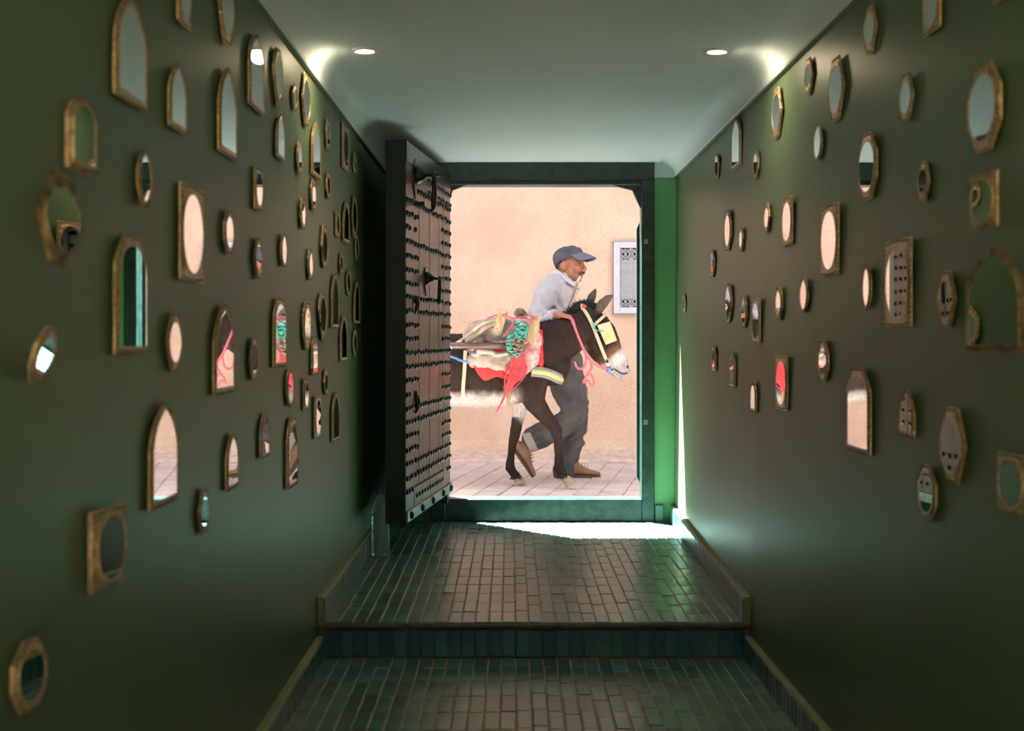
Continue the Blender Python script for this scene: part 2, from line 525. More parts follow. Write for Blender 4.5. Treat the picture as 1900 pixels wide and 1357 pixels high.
skirting('baseboard_right', 1, YS-0.01, 7.49, -0.004, 0.098, 'tiled skirting along the right side of the upper landing')
skirting('baseboard_left_lower', -1, YB, YS-0.012, ZL-0.004, 0.084, 'tiled skirting left of the lower floor beside the step')
skirting('baseboard_right_lower', 1, YB, YS-0.012, ZL-0.004, 0.084, 'tiled skirting right of the lower floor beside the step')

# end wall around the doorway (also the street facade), dark grey outside
XO0, XO1, ZO0, ZO1 = -0.455, 0.831, 0.0, ZC        # rough opening taken by the frame
FT = 0.13
def slab(name, x0, x1, z0, z1, m_in, m_out, lab):
    o = MB().box(x0, x1, YD, YD+FT, z0, z1).build(name, m_in)
    o.data.materials.append(m_out)
    for p in o.data.polygons:
        if p.normal.y > 0.5 or p.center.z > 3: p.material_index = 1
    return tag(o, lab, 'wall', kind='structure')
tag(MB().box(XO1, 1.25, YD-0.012, YD+FT, ZW, ZC).build('trim_4', M['ceil']), 'white plaster patch above the narrow green end wall', 'plaster', kind='structure')
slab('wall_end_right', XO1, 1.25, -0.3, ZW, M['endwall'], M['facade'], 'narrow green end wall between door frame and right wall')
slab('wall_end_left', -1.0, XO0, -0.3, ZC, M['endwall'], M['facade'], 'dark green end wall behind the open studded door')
of = MB()
of.box(-7.0, -1.0, YD, YD+FT, -0.3, 6.2); of.box(1.25, 7.0, YD, YD+FT, -0.3, 6.2); of.box(-1.0, 1.25, YD, YD+FT, ZC, 6.2)
tag(of.build('wall_facade', M['facade']), 'dark grey street facade of the house around the doorway', 'wall', kind='structure')
# tiled foot of the end wall at the right
st = MB().cbox(XO1+0.004, XO1+0.052, YD-0.03, YD+0.01, 0.0, 0.094, 0.003).build('trim_1', M['tile'])
tag(st, 'pale green glazed tile at the foot of the end wall', 'tile', kind='structure')

# courtyard ground behind the viewer
tag(MB().box(-6, 6, -9, YB, ZL-0.15, ZL-0.006).build('floor_courtyard', M['grout']), 'sandy courtyard floor behind the passage', 'floor', kind='structure')

# ------------------------------------------------------------------ the street
ZS = 0.065
YW = 10.76
sb = MB().box(-7, 7, YD+FT, YW+0.3, -0.25, ZS-0.008).build('floor_street', M['sand'])
tag(sb, 'pale pink paved street beyond the doorway', 'street', kind='structure')
PW, PL = 0.155, 0.30
def paver_mesh(seed):
    r = random.Random(seed); x, y, b, h = PW/2-0.003, PL/2-0.003, 0.004, 0.02
    def j(s=0.004): return r.uniform(-s, s)
    lo = [(-x, -y, -h), (x, -y, -h), (x, y, -h), (-x, y, -h)]
    md = [(-x+j(), -y+j(), -b), (x+j(), -y+j(), -b), (x+j(), y+j(), -b), (-x+j(), y+j(), -b)]
    tp = [(-x+b*1.5+j(), -y+b*1.5+j(), j(.0015)), (x-b*1.5+j(), -y+b*1.5+j(), j(.0015)), (x-b*1.5+j(), y-b*1.5+j(), j(.0015)), (-x+b*1.5+j(), y-b*1.5+j(), j(.0015))]
    fs = []
    for q in (0, 4):
        for i in range(4): fs.append((q+i, q+(i+1) % 4, q+4+(i+1) % 4, q+4+i))
    fs.append((8, 9, 10, 11))
    me = bpy.data.meshes.new('paver'); me.from_pydata(lo+md+tp, [], fs); me.update(); me.materials.append(M['paver']); return me
PV = [paver_mesh(s) for s in range(5)]
items = []; rr = random.Random(21)
ROT = Matrix.Rotation(math.radians(-10), 4, 'Z')
for i in range(-50, 51):
    for j in range(-9, 12):
        p = ROT @ Vector((i*PW, (j + (0.5 if i % 2 else 0.0) + rr.uniform(-.06, .06))*PL, 0)) + Vector((0, 9.1, ZS))
        if YD+FT+0.09 < p.y < YW-0.30 and abs(p.x) < 6.5:
            mx = Matrix.Translation(p + Vector((0, 0, rr.uniform(-.003, .001)))) @ ROT @ Matrix.Rotation(rr.uniform(-.012, .012), 4, 'X') @ Matrix.Rotation(rr.uniform(-.012, .012), 4, 'Y')
            items.append((rr.choice(PV), mx, abs(p.x-0.3)))
items.sort(key=lambda t: t[2])
for me, mx, _ in items[:300]:
    o = bpy.data.objects.new('paver', me); COL.objects.link(o); o.parent = sb; o.matrix_basis = mx
join_copies('paver_field', [(a, b) for a, b, _ in items[300:]], sb, M['paver'])

# far wall of the street, with a worn foot
mb = MB(); nx, nz = 90, 14; vs = []; fs = []
zz = [ZS-0.05, ZS+0.02, ZS+0.06, ZS+0.10, ZS+0.15, ZS+0.22, ZS+0.35, 0.7, 1.1, 1.6, 2.1, 3.0, 4.5, 5.8, 7.2]
for i in range(nx+1):
    x = -7 + 14*i/nx
    for z in zz:
        foot = max(0.0, 1 - (z-ZS)/0.16)
        d = 0.012*noise.noise(Vector((x*1.3, z*1.3, 2))) - foot*(0.05 + 0.05*noise.noise(Vector((x*3.1, z*9, 5))))
        vs.append((x, YW + d, z))
n = len(zz)
for i in range(nx):
    for j in range(n-1): fs.append((i*n+j, (i+1)*n+j, (i+1)*n+j+1, i*n+j+1))
b = len(vs); vs += [(-7, YW+0.3, zz[0]), (7, YW+0.3, zz[0]), (7, YW+0.3, zz[-1]), (-7, YW+0.3, zz[-1])]
fs += [(b, b+3, b+2, b+1), (b+3, b, *range(0, n)), (b+1, b+2, *[nx*n+j for j in range(n-1, -1, -1)])]
fs += [tuple([i*n+n-1 for i in range(nx+1)] + [b+2, b+3])]
mb.add(vs, fs)
sw = mb.build('wall_street', M['stucco'], smooth=False)
tag(sw, 'peach stucco house wall across the street', 'wall', kind='structure')
# rubble kerb at the foot of that wall
mb = MB(); vs = []; fs = []; nx = 160
for i in range(nx+1):
    x = -6.5 + 13*i/nx
    a = 0.22 + 0.07*noise.noise(Vector((x*1.7, 3, 1))) ; h = 0.016 + 0.010*noise.noise(Vector((x*5, 1, 1)))
    vs += [(x, YW-a-0.10, ZS-0.03), (x, YW-a-0.06+0.03*noise.noise(Vector((x*6, 8, 1))), ZS+h), (x, YW-0.10, ZS+0.03+h), (x, YW+0.02, ZS+0.07+h)]
for i in range(nx):
    for j in range(3): fs.append((i*4+j, (i+1)*4+j, (i+1)*4+j+1, i*4+j+1))
mb.add(vs, fs)
tag(mb.build('trim_2', mat('dusty_kerb', (0.66, 0.50, 0.41), 0.95, var=0.18, vscale=16.0, bump=0.6, bscale=45.0)), 'dusty uneven kerb along the foot of the peach wall', 'kerb', kind='structure')

# ------------------------------------------------------------------ white vent window with a cut lattice
gx0, gz0, gz1 = 0.852, 1.262, 1.856
GW, GH = 0.292, gz1-gz0
YV = YW - 0.030
gv = empty('vent_window', (gx0+GW/2, YV, gz0))
tag(gv, 'white metal vent window with a cut star lattice in the peach wall', 'window')
fr = MB(); y0, y1 = YV-0.030, YW+0.02; wd = 0.052; hd = 0.052
fr.cbox(gx0, gx0+wd, y0, y1, gz0, gz1, 0.004); fr.cbox(gx0+GW-wd, gx0+GW, y0, y1, gz0, gz1, 0.004)
fr.cbox(gx0+wd-.002, gx0+GW-wd+.002, y0, y1, gz0, gz0+hd, 0.004); fr.cbox(gx0+wd-.002, gx0+GW-wd+.002, y0, y1, gz1-hd, gz1, 0.004)
fr.build('frame', M['white'], gv)
rim = MB(); e = 0.003
rim.box(gx0-e, gx0+0.001, y0+0.006, y1, gz0-e, gz1+e); rim.box(gx0-e, gx0+GW+e, y0+.006, y1, gz1-.001, gz1+e); rim.box(gx0-e, gx0+GW+e, y0+.006, y1, gz0-e, gz0+.001)
rim.build('edge_strip', mat('blue_grey_edge', (0.16, 0.18, 0.24), 0.5), gv)
MB().box(gx0+wd, gx0+GW-wd, YV+0.010, YV+0.014, gz0+hd, gz1-hd).build('hole_shade_sheet', M['dark'], gv)  # flat dark sheet: shade of the lattice openings put into its colour
MB().box(gx0+wd+0.004, gx0+GW-wd-0.004, YV-0.002, YV+0.003, gz0+hd+0.075, gz1-hd-0.10).build('backing_board', mat('pale_board', (0.52, 0.52, 0.50), 0.7), gv)
lat = MB(); ix0, ix1, iz0, iz1 = gx0+wd, gx0+GW-wd, gz0+hd, gz1-hd
iw, ih = ix1-ix0, iz1-iz0; nrow = 5; ch = ih/nrow; yl = YV-0.012
def bar(a, b, w=0.0052):
    a = Vector((a[0], 0, a[1])); b = Vector((b[0], 0, b[1])); d = (b-a).normalized(); n_ = Vector((-d.z, 0, d.x))*w/2
    lat.prism([Vector((p.x, yl, p.z)) for p in (a+n_, b+n_, b-n_, a-n_)], (0, 0.006, 0))
for i in range(nrow):
    za, zb = iz0+i*ch, iz0+(i+1)*ch; zm = (za+zb)/2
    for q in range(2):
        xa, xb = ix0+q*iw/2, ix0+(q+1)*iw/2; xm = (xa+xb)/2
        bar((xa, za), (xb, zb)); bar((xa, zb), (xb, za)); bar((xm, za), (xm, zb), 0.004)
        s1, s2 = iw*0.16, ch*0.26
        ring = [(xm+s1*c, zm+s2*s) for c, s in ((1, .42), (.42, 1), (-.42, 1), (-1, .42), (-1, -.42), (-.42, -1), (.42, -1), (1, -.42))]
        for p, q2 in zip(ring, ring[1:]+ring[:1]): bar(p, q2, 0.0045)
    bar((ix0, za), (ix1, za), 0.006)
    bar((ix0, za+ch*.14), (ix1, za+ch*.14), 0.004); bar((ix0, zb-ch*.14), (ix1, zb-ch*.14), 0.004)
for x in (ix0+0.003, ix0+iw/2, ix1-0.003): bar((x, iz0), (x, iz1), 0.007)
for x in (ix0+iw/2-0.012, ix0+iw/2+0.012, ix0+.014, ix1-.014): bar((x, iz0), (x, iz1), 0.0035)
lat.build('lattice', M['white'], gv)

# ------------------------------------------------------------------ door frame
df = empty('trim_3', (0.2, YD, 0.0)); tag(df, 'dark green painted wooden door frame with shaped corners', 'door frame', kind='structure')
yf0, yf1 = YD-0.03, YD+FT+0.005
JR0, JR1 = 0.757, 0.830          # right jamb
JL0, JL1 = -0.455, -0.372        # left jamb
MB().cbox(JR0, JR1, yf0, yf1-0.02, 0.0, 1.9725, 0.004).build('jamb', M['frame'], df)
MB().cbox(JL0, JL1, yf0, yf1-0.02, 0.0, 1.9725, 0.004).build('jamb', M['frame'], df)
# slightly uneven head beam
mb = MB(); vs = []; fs = []; n = 24; rr = random.Random(4)
for i in range(n+1):
    x = JL0 + (JR1-JL0)*i/n; a = 0.004*noise.noise(Vector((x*4, 1, 0))); 
    vs += [(x, yf0, 1.972+a), (x, yf0, 2.068+a*.5), (x, yf1-0.02, 2.068), (x, yf1-0.02, 1.972)]
for i in range(n):
    for j in range(4): fs.append((i*4+j, i*4+(j+1) % 4, (i+1)*4+(j+1) % 4, (i+1)*4+j))
fs += [(3, 2, 1, 0), tuple(n*4+j for j in range(4))]
mb.add(vs, fs); mb.build('head_beam', M['frame'], df)
MB().cbox(JL1-.001, JR0+.001, yf0+0.045, yf1, 1.945, 1.974, 0.003).build('head_stop', M['frame'], df)
MB().cbox(JL1-.002, JR0+.002, yf0+.002, yf1-0.01, 0.0, 0.130, 0.005).build('sill', M['frame'], df)
# shaped corner brackets (polygons cut from board)
yb = yf0+0.05
def brk(pts): 
    return MB().prism([Vector((x, yb, z)) for x, z in pts], (0, 0.035, 0)).build('corner_bracket', M['frame'], df)
brk([(0.552, 1.974), (0.552, 1.955), (0.708, 1.915), (0.752, 1.818), (0.752, 1.815), (0.770, 1.806), (0.770, 1.974)])
brk([(-0.232, 1.974), (-0.232, 1.955), (-0.335, 1.915), (-0.368, 1.815), (-0.385, 1.806), (-0.385, 1.974)])
# outer stop strip with pointed top on the right jamb
MB().prism([Vector((x, yf1-0.028, z)) for x, z in [(0.741, 0.245), (0.741, 1.70), (0.760, 1.745), (0.775, 1.745), (0.775, 0.215), (0.757, 0.215)]], (0, 0.03, 0)).build('stop_strip', M['leaf_edge'], df)
for z0 in (1.60, 0.56): 
    MB().cbox(0.768, 0.792, yf0-0.012, yf0+0.004, z0, z0+0.028, 0.002).build('strike_plate', M['zinc'], df)

# ------------------------------------------------------------------ the open studded door
H = Vector((-0.345, 7.44, 0)); Nr = Vector((-0.497, 6.165, 0))
ud = (Nr-H); LW = ud.length; ud.normalize()          # from hinge to free end
vd = Vector((0, 0, 1)); nd = vd.cross(ud)            # face normal
if nd.x < 0: nd = -nd
Z0, Z1 = 0.172, 2.0
TH = 0.098
def dm(): # local door axes: x = from hinge, y = out of the studded face, z = up
    m = Matrix.Identity(4)
    m.col[0][:3] = ud; m.col[1][:3] = nd; m.col[2][:3] = vd; m.col[3][:3] = H
    return m
door = empty('door_1', H + Vector((0, 0, Z0))); tag(door, 'open heavy wooden door studded with iron nails', 'door', kind='structure')
DM = dm()
def dbox(name, m, x0, x1, y0, y1, z0, z1, b=0.003): return MB().cbox(x0, x1, y0, y1, z0, z1, b, DM).build(name, m, door)
G1, G2 = LW-0.205, 0.235        # grooves (distance from hinge)
dbox('core', M['leaf_edge'], 0.0, LW, -TH, -0.012, Z0, Z1)
dbox('edge_board', M['leaf_edge'], LW-0.002, LW+0.006, -TH, -0.001, Z0, Z1, 0.002)
# planks with open joints
dbox('plank', M['plank'], G1+0.004, LW, -0.014, 0.0, Z0+0.055, Z1)
dbox('plank', M['plank'], 0.0, G2-0.004, -0.014, 0.0, Z0+0.055, Z1)
pw = (G1-G2)/6
for i in range(6): dbox('plank', M['plank'], G2+i*pw+0.0012, G2+(i+1)*pw-0.0012, -0.014, -0.0005 - 0.0012*(i % 2), Z0+0.16, Z1-0.285, 0.002)
for i in range(4):
    q = (G1-G2)/4; dbox('plank', M['plank'], G2+i*q+0.001, G2+(i+1)*q-0.001, -0.014, 0.001, Z0+0.055, Z0+0.148, 0.002)
dbox('top_rail', M['plank'], G2, G1, -0.014, -0.001, Z1-0.275, Z1-0.0005, 0.002)
dbox('top_strap', M['iron'], 0.0, LW, -0.002, 0.004, Z1-0.105, Z1-0.002, 0.002)
dbox('kick_strip', M['zinc'], -0.003, LW+0.003, -0.012, 0.010, Z0+0.004, Z0+0.056, 0.003)
# studs
sm = MB(); prof = [(0.0135, 0.0), (0.0135, 0.002), (0.0118, 0.007), (0.0075, 0.0100), (0.002, 0.0115)]
sm.lathe(prof, n=8); smesh = sm.mesh('stud'); smesh.materials.append(M['iron'])
smesh.polygons.foreach_set('use_smooth', [True]*len(smesh.polygons))
FACE = DM @ Matrix(((1, 0, 0, 0), (0, 0, 1, 0), (0, 1, 0, 0), (0, 0, 0, 1)))   # local z -> out of face
def stud(x, z, s=1.0, y=0.0):
    o = bpy.data.objects.new('stud', smesh); COL.objects.link(o); o.parent = door
    o.matrix_parent_inverse = Matrix.Translation(-(H + Vector((0, 0, Z0))))
    o.matrix_basis = Matrix.Translation(DM @ Vector((x, y, z))) @ FACE.to_3x3().to_4x4() @ Matrix.Diagonal((s, s, s, 1))
rows = 'FFSTFSSSFFSSFFSTFFSSFFE'
near = [LW-0.022-0.062*i for i in range(3)]; near5 = near + [G1-0.03, G1-0.09]
mid = [G1-0.03-(G1-G2-0.06)*i/11 for i in range(12)]
far = [0.03, 0.10, 0.17]; far4 = far
ztop = Z1 - 0.212
rs = random.Random(9)
for i, c in enumerate(rows):
    z = ztop - i*0.0668
    xs = {'F': near+mid+far, 'S': near5+[0.265, *far], 'T': near5[:2]+[G1-.03]+[0.265, *far], 'E': near+far[:2]}[c]
    if i == 0: xs = mid[1:]+far
    for x in xs: stud(x + rs.uniform(-.004, .004), z + rs.uniform(-.004, .004))
for zt in (Z1-0.13, Z1-0.185):
    for x in mid[5:]+far: 
        stud(x, zt, 0.92, 0.003)
for x in [G1-0.06-(G1-G2-.1)*i/10 for i in range(11)]: stud(x, Z0+0.105, 0.9)
for x in (0.05, 0.30, 0.62, 0.92, LW-0.08): stud(x, Z0+0.032, 1.5, 0.009)

def knocker(name, x, z, s):
    k = empty(name, DM @ Vector((x, 0, z)), None); k.parent = door; k.matrix_parent_inverse = Matrix.Translation(-(H + Vector((0, 0, Z0))))
    K = DM @ Matrix.Translation((x, 0, z))
    pl = MB()   # pointed back plate
    pts = [(-.055*s, .03*s), (-.035*s, .075*s), (0, .10*s), (.035*s, .075*s), (.055*s, .03*s), (.05*s, -.03*s), (.02*s, -.07*s), (0, -.11*s), (-.02*s, -.07*s), (-.05*s, -.03*s)]
    pl.prism([K @ Vector((a, 0.001, b)) for a, b in pts], K.to_3x3() @ Vector((0, 0.006, 0)))
    pl.build('back_plate', M['iron'], k)
    MB().lathe([(.05*s, 0), (.047*s, .02*s), (.03*s, .045*s), (.012*s, .06*s), (.009*s, .085*s)], n=14, m=(K.to_3x3() @ Matrix(((1,0,0),(0,0,1),(0,1,0)))).to_4x4(), c=K @ Vector((0, .004, .01))).build('boss', M['iron'], k, smooth=True)
    ring = MB(); pts = []
    for i in range(17):
        a = 2*math.pi*i/16; pts.append(K @ Vector((.032*s*math.cos(a), .095*s + .032*s*math.sin(a), .008)))
    ring.tube(pts, 0.008*s, n=8, ref=(0, 0, 1), cap=False, rnd=False); ring.build('ring', M['iron'], k, smooth=True)
    ham = MB()
    ham.tube([K @ Vector((0, .105*s, .02*s)), K @ Vector((0, .105*s, -.05*s)), K @ Vector((0, .10*s, -.15*s)), K @ Vector((0, .098*s, -.165*s))], [(.016*s, .012*s), (.022*s, .014*s), (.02*s, .014*s), (.010*s, .008*s)], n=10, ref=nd)
    ham.build('hammer', M['iron'], k, smooth=True)
    MB().tube([K @ Vector((0, .0, -.135*s)), K @ Vector((0, .055*s, -.135*s))], .012*s, n=8, ref=(0, 0, 1), rnd=False).build('strike_pin', M['iron'], k)
    return k
knocker('knocker', LW-0.50, 1.352, 0.72)
knocker('upper_knocker', LW-0.215, 1.845, 0.95)
# small broken hasps
for (x, z) in ((G1-0.005, 1.225), (G1-0.03, 0.735)):
    mb = MB()
    mb.tube([DM @ Vector((x, 0.004, z+0.03)), DM @ Vector((x-.006, 0.016, z)), DM @ Vector((x+.004, 0.012, z-.03)), DM @ Vector((x, 0.004, z-.045))], [(.012, .016), (.016, .012), (.014, .01), (.008, .006)], n=8, ref=nd)
    mb.build('hasp', M['iron'], door, smooth=True)
# hinge stubs at the jamb
for z in (0.45, 1.1, 1.75):
    MB().tube([DM @ Vector((-0.012, -0.03, z-.05)), DM @ Vector((-0.012, -0.03, z+.05))], 0.012, n=10, rnd=False).build('hinge', M['iron'], door)
MB().cbox(-0.03, 0.03, -0.06, -0.01, 0.11, Z0+0.004, 0.002, DM).build('pivot_block', M['frame'], door)

# ------------------------------------------------------------------ bottle behind the door
bt = empty('plastic_bottle', (-0.628, 6.285, 0.0)); tag(bt, 'clear ribbed plastic water bottle standing on the tiles behind the open door', 'bottle')
prof = [(0.030, 0.0), (0.040, 0.004), (0.044, 0.014)]
for i in range(9):
    z = 0.02 + i*0.02; prof += [(0.044, z), (0.0415, z+0.008), (0.044, z+0.016)]
prof += [(0.044, 0.21), (0.040, 0.24), (0.028, 0.275), (0.015, 0.295), (0.0135, 0.312)]
MB().lathe([(r, z+0.001) for r, z in prof], c=(-0.628, 6.285, 0.0), n=28).build('shell', M['pet'], bt, smooth=True)
MB().lathe([(0.0155, 0.300), (0.0160, 0.302), (0.0160, 0.322), (0.014, 0.324)], c=(-0.628, 6.285, 0.0), n=20).build('cap', M['cap'], bt)

# ------------------------------------------------------------------ ceiling downlights
M['trim_ring'] = mat('white_lamp_trim', (0.62, 0.62, 0.60), 0.4)
M['glow'], nt, b = nodes_of('lamp_glow')
b.inputs['Base Color'].default_value = (1, 1, 1, 1); b.inputs['Emission Color'].default_value = (1.0, 0.86, 0.66, 1); b.inputs['Emission Strength'].default_value = 12.0
def downlight(x, y, tilt, label):
    t = empty('ceiling_downlight', (x, y, ZC)); tag(t, label, 'lamp', 'recessed ceiling downlights')
    R_ = Matrix.Rotation(tilt, 4, 'Y')
    MB().lathe([(0.030, 0.004), (0.046, 0.004), (0.047, -0.002), (0.040, -0.008), (0.033, -0.007), (0.031, -0.002)], c=(x, y, ZC), n=32).build('trim_ring', M['trim_ring'], t, smooth=True)
    MB().lathe([(0.0315, -0.001), (0.0315, -0.0055), (0.020, -0.0075), (0.004, -0.008)], c=(x, y, ZC), n=28).build('bulb_face', M['glow'], t, smooth=True)
    ld = bpy.data.lights.new('downlight_beam', 'SPOT'); ld.energy = 9.5; ld.color = (1.0, 0.78, 0.50); ld.spot_size = math.radians(168); ld.spot_blend = 0.95; ld.shadow_soft_size = 0.03
    lo = bpy.data.objects.new('downlight_beam', ld); COL.objects.link(lo); lo.parent = t; lo.location = (0, 0, -0.02)
    lo.rotation_euler = (0, tilt, 0)
downlight(-0.512, 4.57, math.radians(34), 'small lit round downlight in the ceiling near the left wall')
downlight(0.728, 4.58, math.radians(-34), 'small lit round downlight in the ceiling near the right wall')

# ------------------------------------------------------------------ the mirrors
def outline(shape):
    """closed outline in the unit box, counter-clockwise"""
    if shape in ('lancet', 'lancet_tall'):
        s = 0.0 if shape == 'lancet' else 0.12
        pts = [(-.5, -.5), (.5, -.5), (.5, s)]
        for k in range(1, 9):
            t = k/8; a = t*1.05
            pts.append((.5 - (1-math.cos(a))*(.5/(1-math.cos(1.05))), s + (0.5-s)*math.sin(a)/math.sin(1.05)))
        return pts + [(-x, y) for x, y in pts[2:-1][::-1]]
    if shape == 'round_arch':
        return [(-.5, -.5), (.5, -.5)] + [(.5*math.cos(a), .18 + .32*math.sin(a)) for a in [math.pi*k/14 for k in range(15)]]
    if shape == 'rect': return [(-.5, -.5), (.5, -.5), (.5, .5), (-.5, .5)]
    if shape == 'chamfer': return [(-.5, -.5), (.5, -.5), (.5, .26), (.24, .5), (-.24, .5), (-.5, .26)]
    if shape == 'hex': return [(-.20, -.5), (.20, -.5), (.5, 0), (.20, .5), (-.20, .5), (-.5, 0)]
    if shape == 'oct': return [(-.22, -.5), (.22, -.5), (.5, -.2), (.5, .2), (.22, .5), (-.22, .5), (-.5, .2), (-.5, -.2)]
    if shape == 'oval': return [(.5*math.cos(a), .5*math.sin(a)) for a in [2*math.pi*k/32 for k in range(32)]]
    if shape == 'eye':
        p = [(.5*math.cos(a)**1.25 if math.cos(a) > 0 else 0, .5*math.sin(a)) for a in [-math.pi/2 + math.pi*k/14 for k in range(15)]]
        return p + [(-x, y) for x, y in p[1:-1][::-1]]
    if shape == 'drop':
        p = [(0, -.5), (.22, -.28), (.42, -.02), (.5, .18), (.42, .36), (.2, .5)]
        return p + [(-x, y) for x, y in p[1:][::-1]]
    raise ValueError(shape)

def ray_out(poly, a, cx=0.0, cy=0.0):
    dx, dy = math.cos(a), math.sin(a); best = None
    for (x0, y0), (x1, y1) in zip(poly, poly[1:]+poly[:1]):
        ex, ey = x1-x0, y1-y0; den = dx*ey - dy*ex
        if abs(den) < 1e-9: continue
        t = ((x0-cx)*ey - (y0-cy)*ex)/den; s = ((x0-cx)*dy - (y0-cy)*dx)/den
        if t > 0 and -1e-6 <= s <= 1+1e-6 and (best is None or t > best): best = t
    return (cx + dx*best, cy + dy*best)

OVAL = outline('oval')
def mirror_meshes(shape, w, h, t, rim):
    P = [(x*w, y*h) for x, y in outline(shape)]
    if shape in ('lancet', 'lancet_tall', 'round_arch', 'eye'):
        gx, gy = 1 - 2*rim/w, 1 - 2*rim/h
        Q = [(x*gx, y*gy) for x, y in P]
    elif shape == 'drop': Q = [(x*(w-2.2*rim), (y*0.72+.10)*(h-1.0*rim)) for x, y in OVAL]
    elif shape == 'chamfer': Q = [(x*(w-2*rim), y*(h-2*rim)-rim*.1) for x, y in outline('round_arch')]
    else:
        ky = {'rect': 2.2, 'hex': 3.4, 'oct': 3.0, 'oval': 2.0}[shape]; kx = {'rect': 1.9, 'hex': 2.4, 'oct': 2.1, 'oval': 2.0}[shape]
        Q = [(x*(w-kx*rim), y*(h-ky*rim)) for x, y in OVAL]
    angs = [2*math.pi*k/44 for k in range(44)] + [math.atan2(y, x) % (2*math.pi) for x, y in P]
    angs = sorted(set(round(a, 4) for a in angs)); n = len(angs)
    O = [ray_out(P, a) for a in angs]; I = [ray_out(Q, a) for a in angs]
    def mixl(k, z): return [(o[0]+(i[0]-o[0])*k, o[1]+(i[1]-o[1])*k, z) for o, i in zip(O, I)]
    lp = 0.0009
    lay_ = [mixl(0, 0.0), mixl(0, t*.45), mixl(.08, t*.60), mixl(.30, t*.66), mixl(.38, t*.60), mixl(.55, t*.72), mixl(.72, t), mixl(.92, t), mixl(1, t-lp), mixl(1, t*.40)]
    vs = [p for l in lay_ for p in l]; fs = []
    for s in range(len(lay_)-1):
        for j in range(n):
            j2 = (j+1) % n; fs.append((s*n+j, s*n+j2, (s+1)*n+j2, (s+1)*n+j))
    fs.append(tuple(range(n))[::-1])
    fr = MB().add(vs, fs).mesh('frame')
    g = mixl(.99, t-lp*1.4); g2 = mixl(.99, t*.6)
    gl = MB().add(g + g2, [tuple(range(n)), tuple(range(2*n-1, n-1, -1))]).mesh('glass')
    # rope-like beading along the middle of the rim
    bd = MB(); path = mixl(.19, t*.62); per = 0.0
    seg = [(Vector(a), Vector(b)) for a, b in zip(path, path[1:]+path[:1])]
    tot = sum((b-a).length for a, b in seg); br = max(0.0016, min(0.0034, rim*.20)); cnt = max(16, min(64, int(tot/(br*2.6))))
    step = tot/cnt; d = 0.0; acc = 0.0; k = 0
    for a, b in seg:
        L_ = (b-a).length
        while k < cnt and k*step <= acc + L_:
            p = a + (b-a)*((k*step-acc)/max(L_, 1e-9)); bd.ball(p, br, u=6, v=4); k += 1
        acc += L_
    bk = MB().prism([(o[0]*.8, o[1]*.8, -.0062) for o in O], (0, 0, .0066)).mesh('shadow_gap_board')  # added board lifts the mirror off the wall; dark edge stands for shadow gap
    return fr, gl, bd.mesh('beading'), bk

def wall_frame(side, y, z):
    if side == 'L': n_ = Vector((1, 0, 0)); r_ = Vector((0, 1, 0)); x = XL; s = 1
    else:
        e = 0.05
        ty = Vector((XR(y+e, z)-XR(y-e, z), 2*e, 0)).normalized(); r_ = -ty
        n_ = Vector((-1, 0, 0)); n_ = (n_ - r_*n_.dot(r_)).normalized(); x = XR(y, z)
    u_ = n_.cross(r_)
    m = Matrix.Identity(4)
    m.col[0][:3] = r_; m.col[1][:3] = u_; m.col[2][:3] = n_; m.col[3][:3] = (x, y, z)
    return m

def hang(side, shape, box, label, roll=0, yaw=0, pitch=0, t=None, tone='brass', rimk=1.0):
    x0, y0, x1, y1 = box
    zz = 1.0
    for _ in range(3):
        if side == 'L': yn = -XL*F/(CX-x0)
        else: yn = XR(3.0, zz)*F/(x1-CX); yn = XR(yn, zz)*F/(x1-CX)
        tt = (t*.45 if t else 0) or (0.0045 + 0.0016*min(2.2, max(0, (yn and (y1-y0)*yn/F/0.09))))
        if side == 'L': yf = (-XL-tt)*F/(CX-x1)
        else: yf = XR(yn, zz)*F/(x0-CX); yf = (XR(yf, zz)-tt)*F/(x0-CX)
        ym = (yn+yf)/2
        pointed = shape in ('lancet', 'lancet_tall', 'round_arch', 'hex', 'oct', 'oval', 'eye', 'drop', 'chamfer')
        ytop = ym if pointed else (yn if y0 < CY else yf)
        flatb = shape in ('lancet', 'lancet_tall', 'round_arch', 'rect', 'chamfer')
        ybot = (yf if y1 < CY else yn) if flatb else ym
        zt = EYE - (y0-CY)*ytop/F; zb = EYE - (y1-CY)*ybot/F
        zz = (zt+zb)/2
    w = max(0.035, yf-yn); h = zt-zb
    w = min(w, h*1.0)
    rim = (0.0065 + 0.075*min(w, h*.62))*rimk
    rim = min(rim, w*.19)
    m = wall_frame(side, ym, zz)
    root = empty('wall_mirror'); root.matrix_basis = m @ Matrix.Translation((0, 0, 0.0065)) @ Matrix.Rotation(math.radians(roll), 4, 'Z')
    lift = abs(math.sin(math.radians(yaw)))*w/2 + abs(math.sin(math.radians(pitch)))*h/2
    if yaw or pitch:
        root.matrix_basis = root.matrix_basis @ Matrix.Translation((0, 0, lift)) @ Matrix.Rotation(math.radians(yaw), 4, 'Y') @ Matrix.Rotation(math.radians(pitch), 4, 'X')
    tag(root, label, 'mirror', 'small brass mirrors on the %s wall' % ('left' if side == 'L' else 'right'))
    fr, gl, bd, bk = mirror_meshes(shape, w, h, tt, rim)
    mt = M[tone]
    link('frame', fr, mt, root, local=True); link('glass', gl, M['mirror'], root, local=True); link('beading', bd, M['brass_dark'] if tone == 'brass' else mt, root, smooth=True, local=True)
    if not (yaw or pitch): link('shadow_gap_board', bk, M['leaf_edge'], root, local=True)
    return root

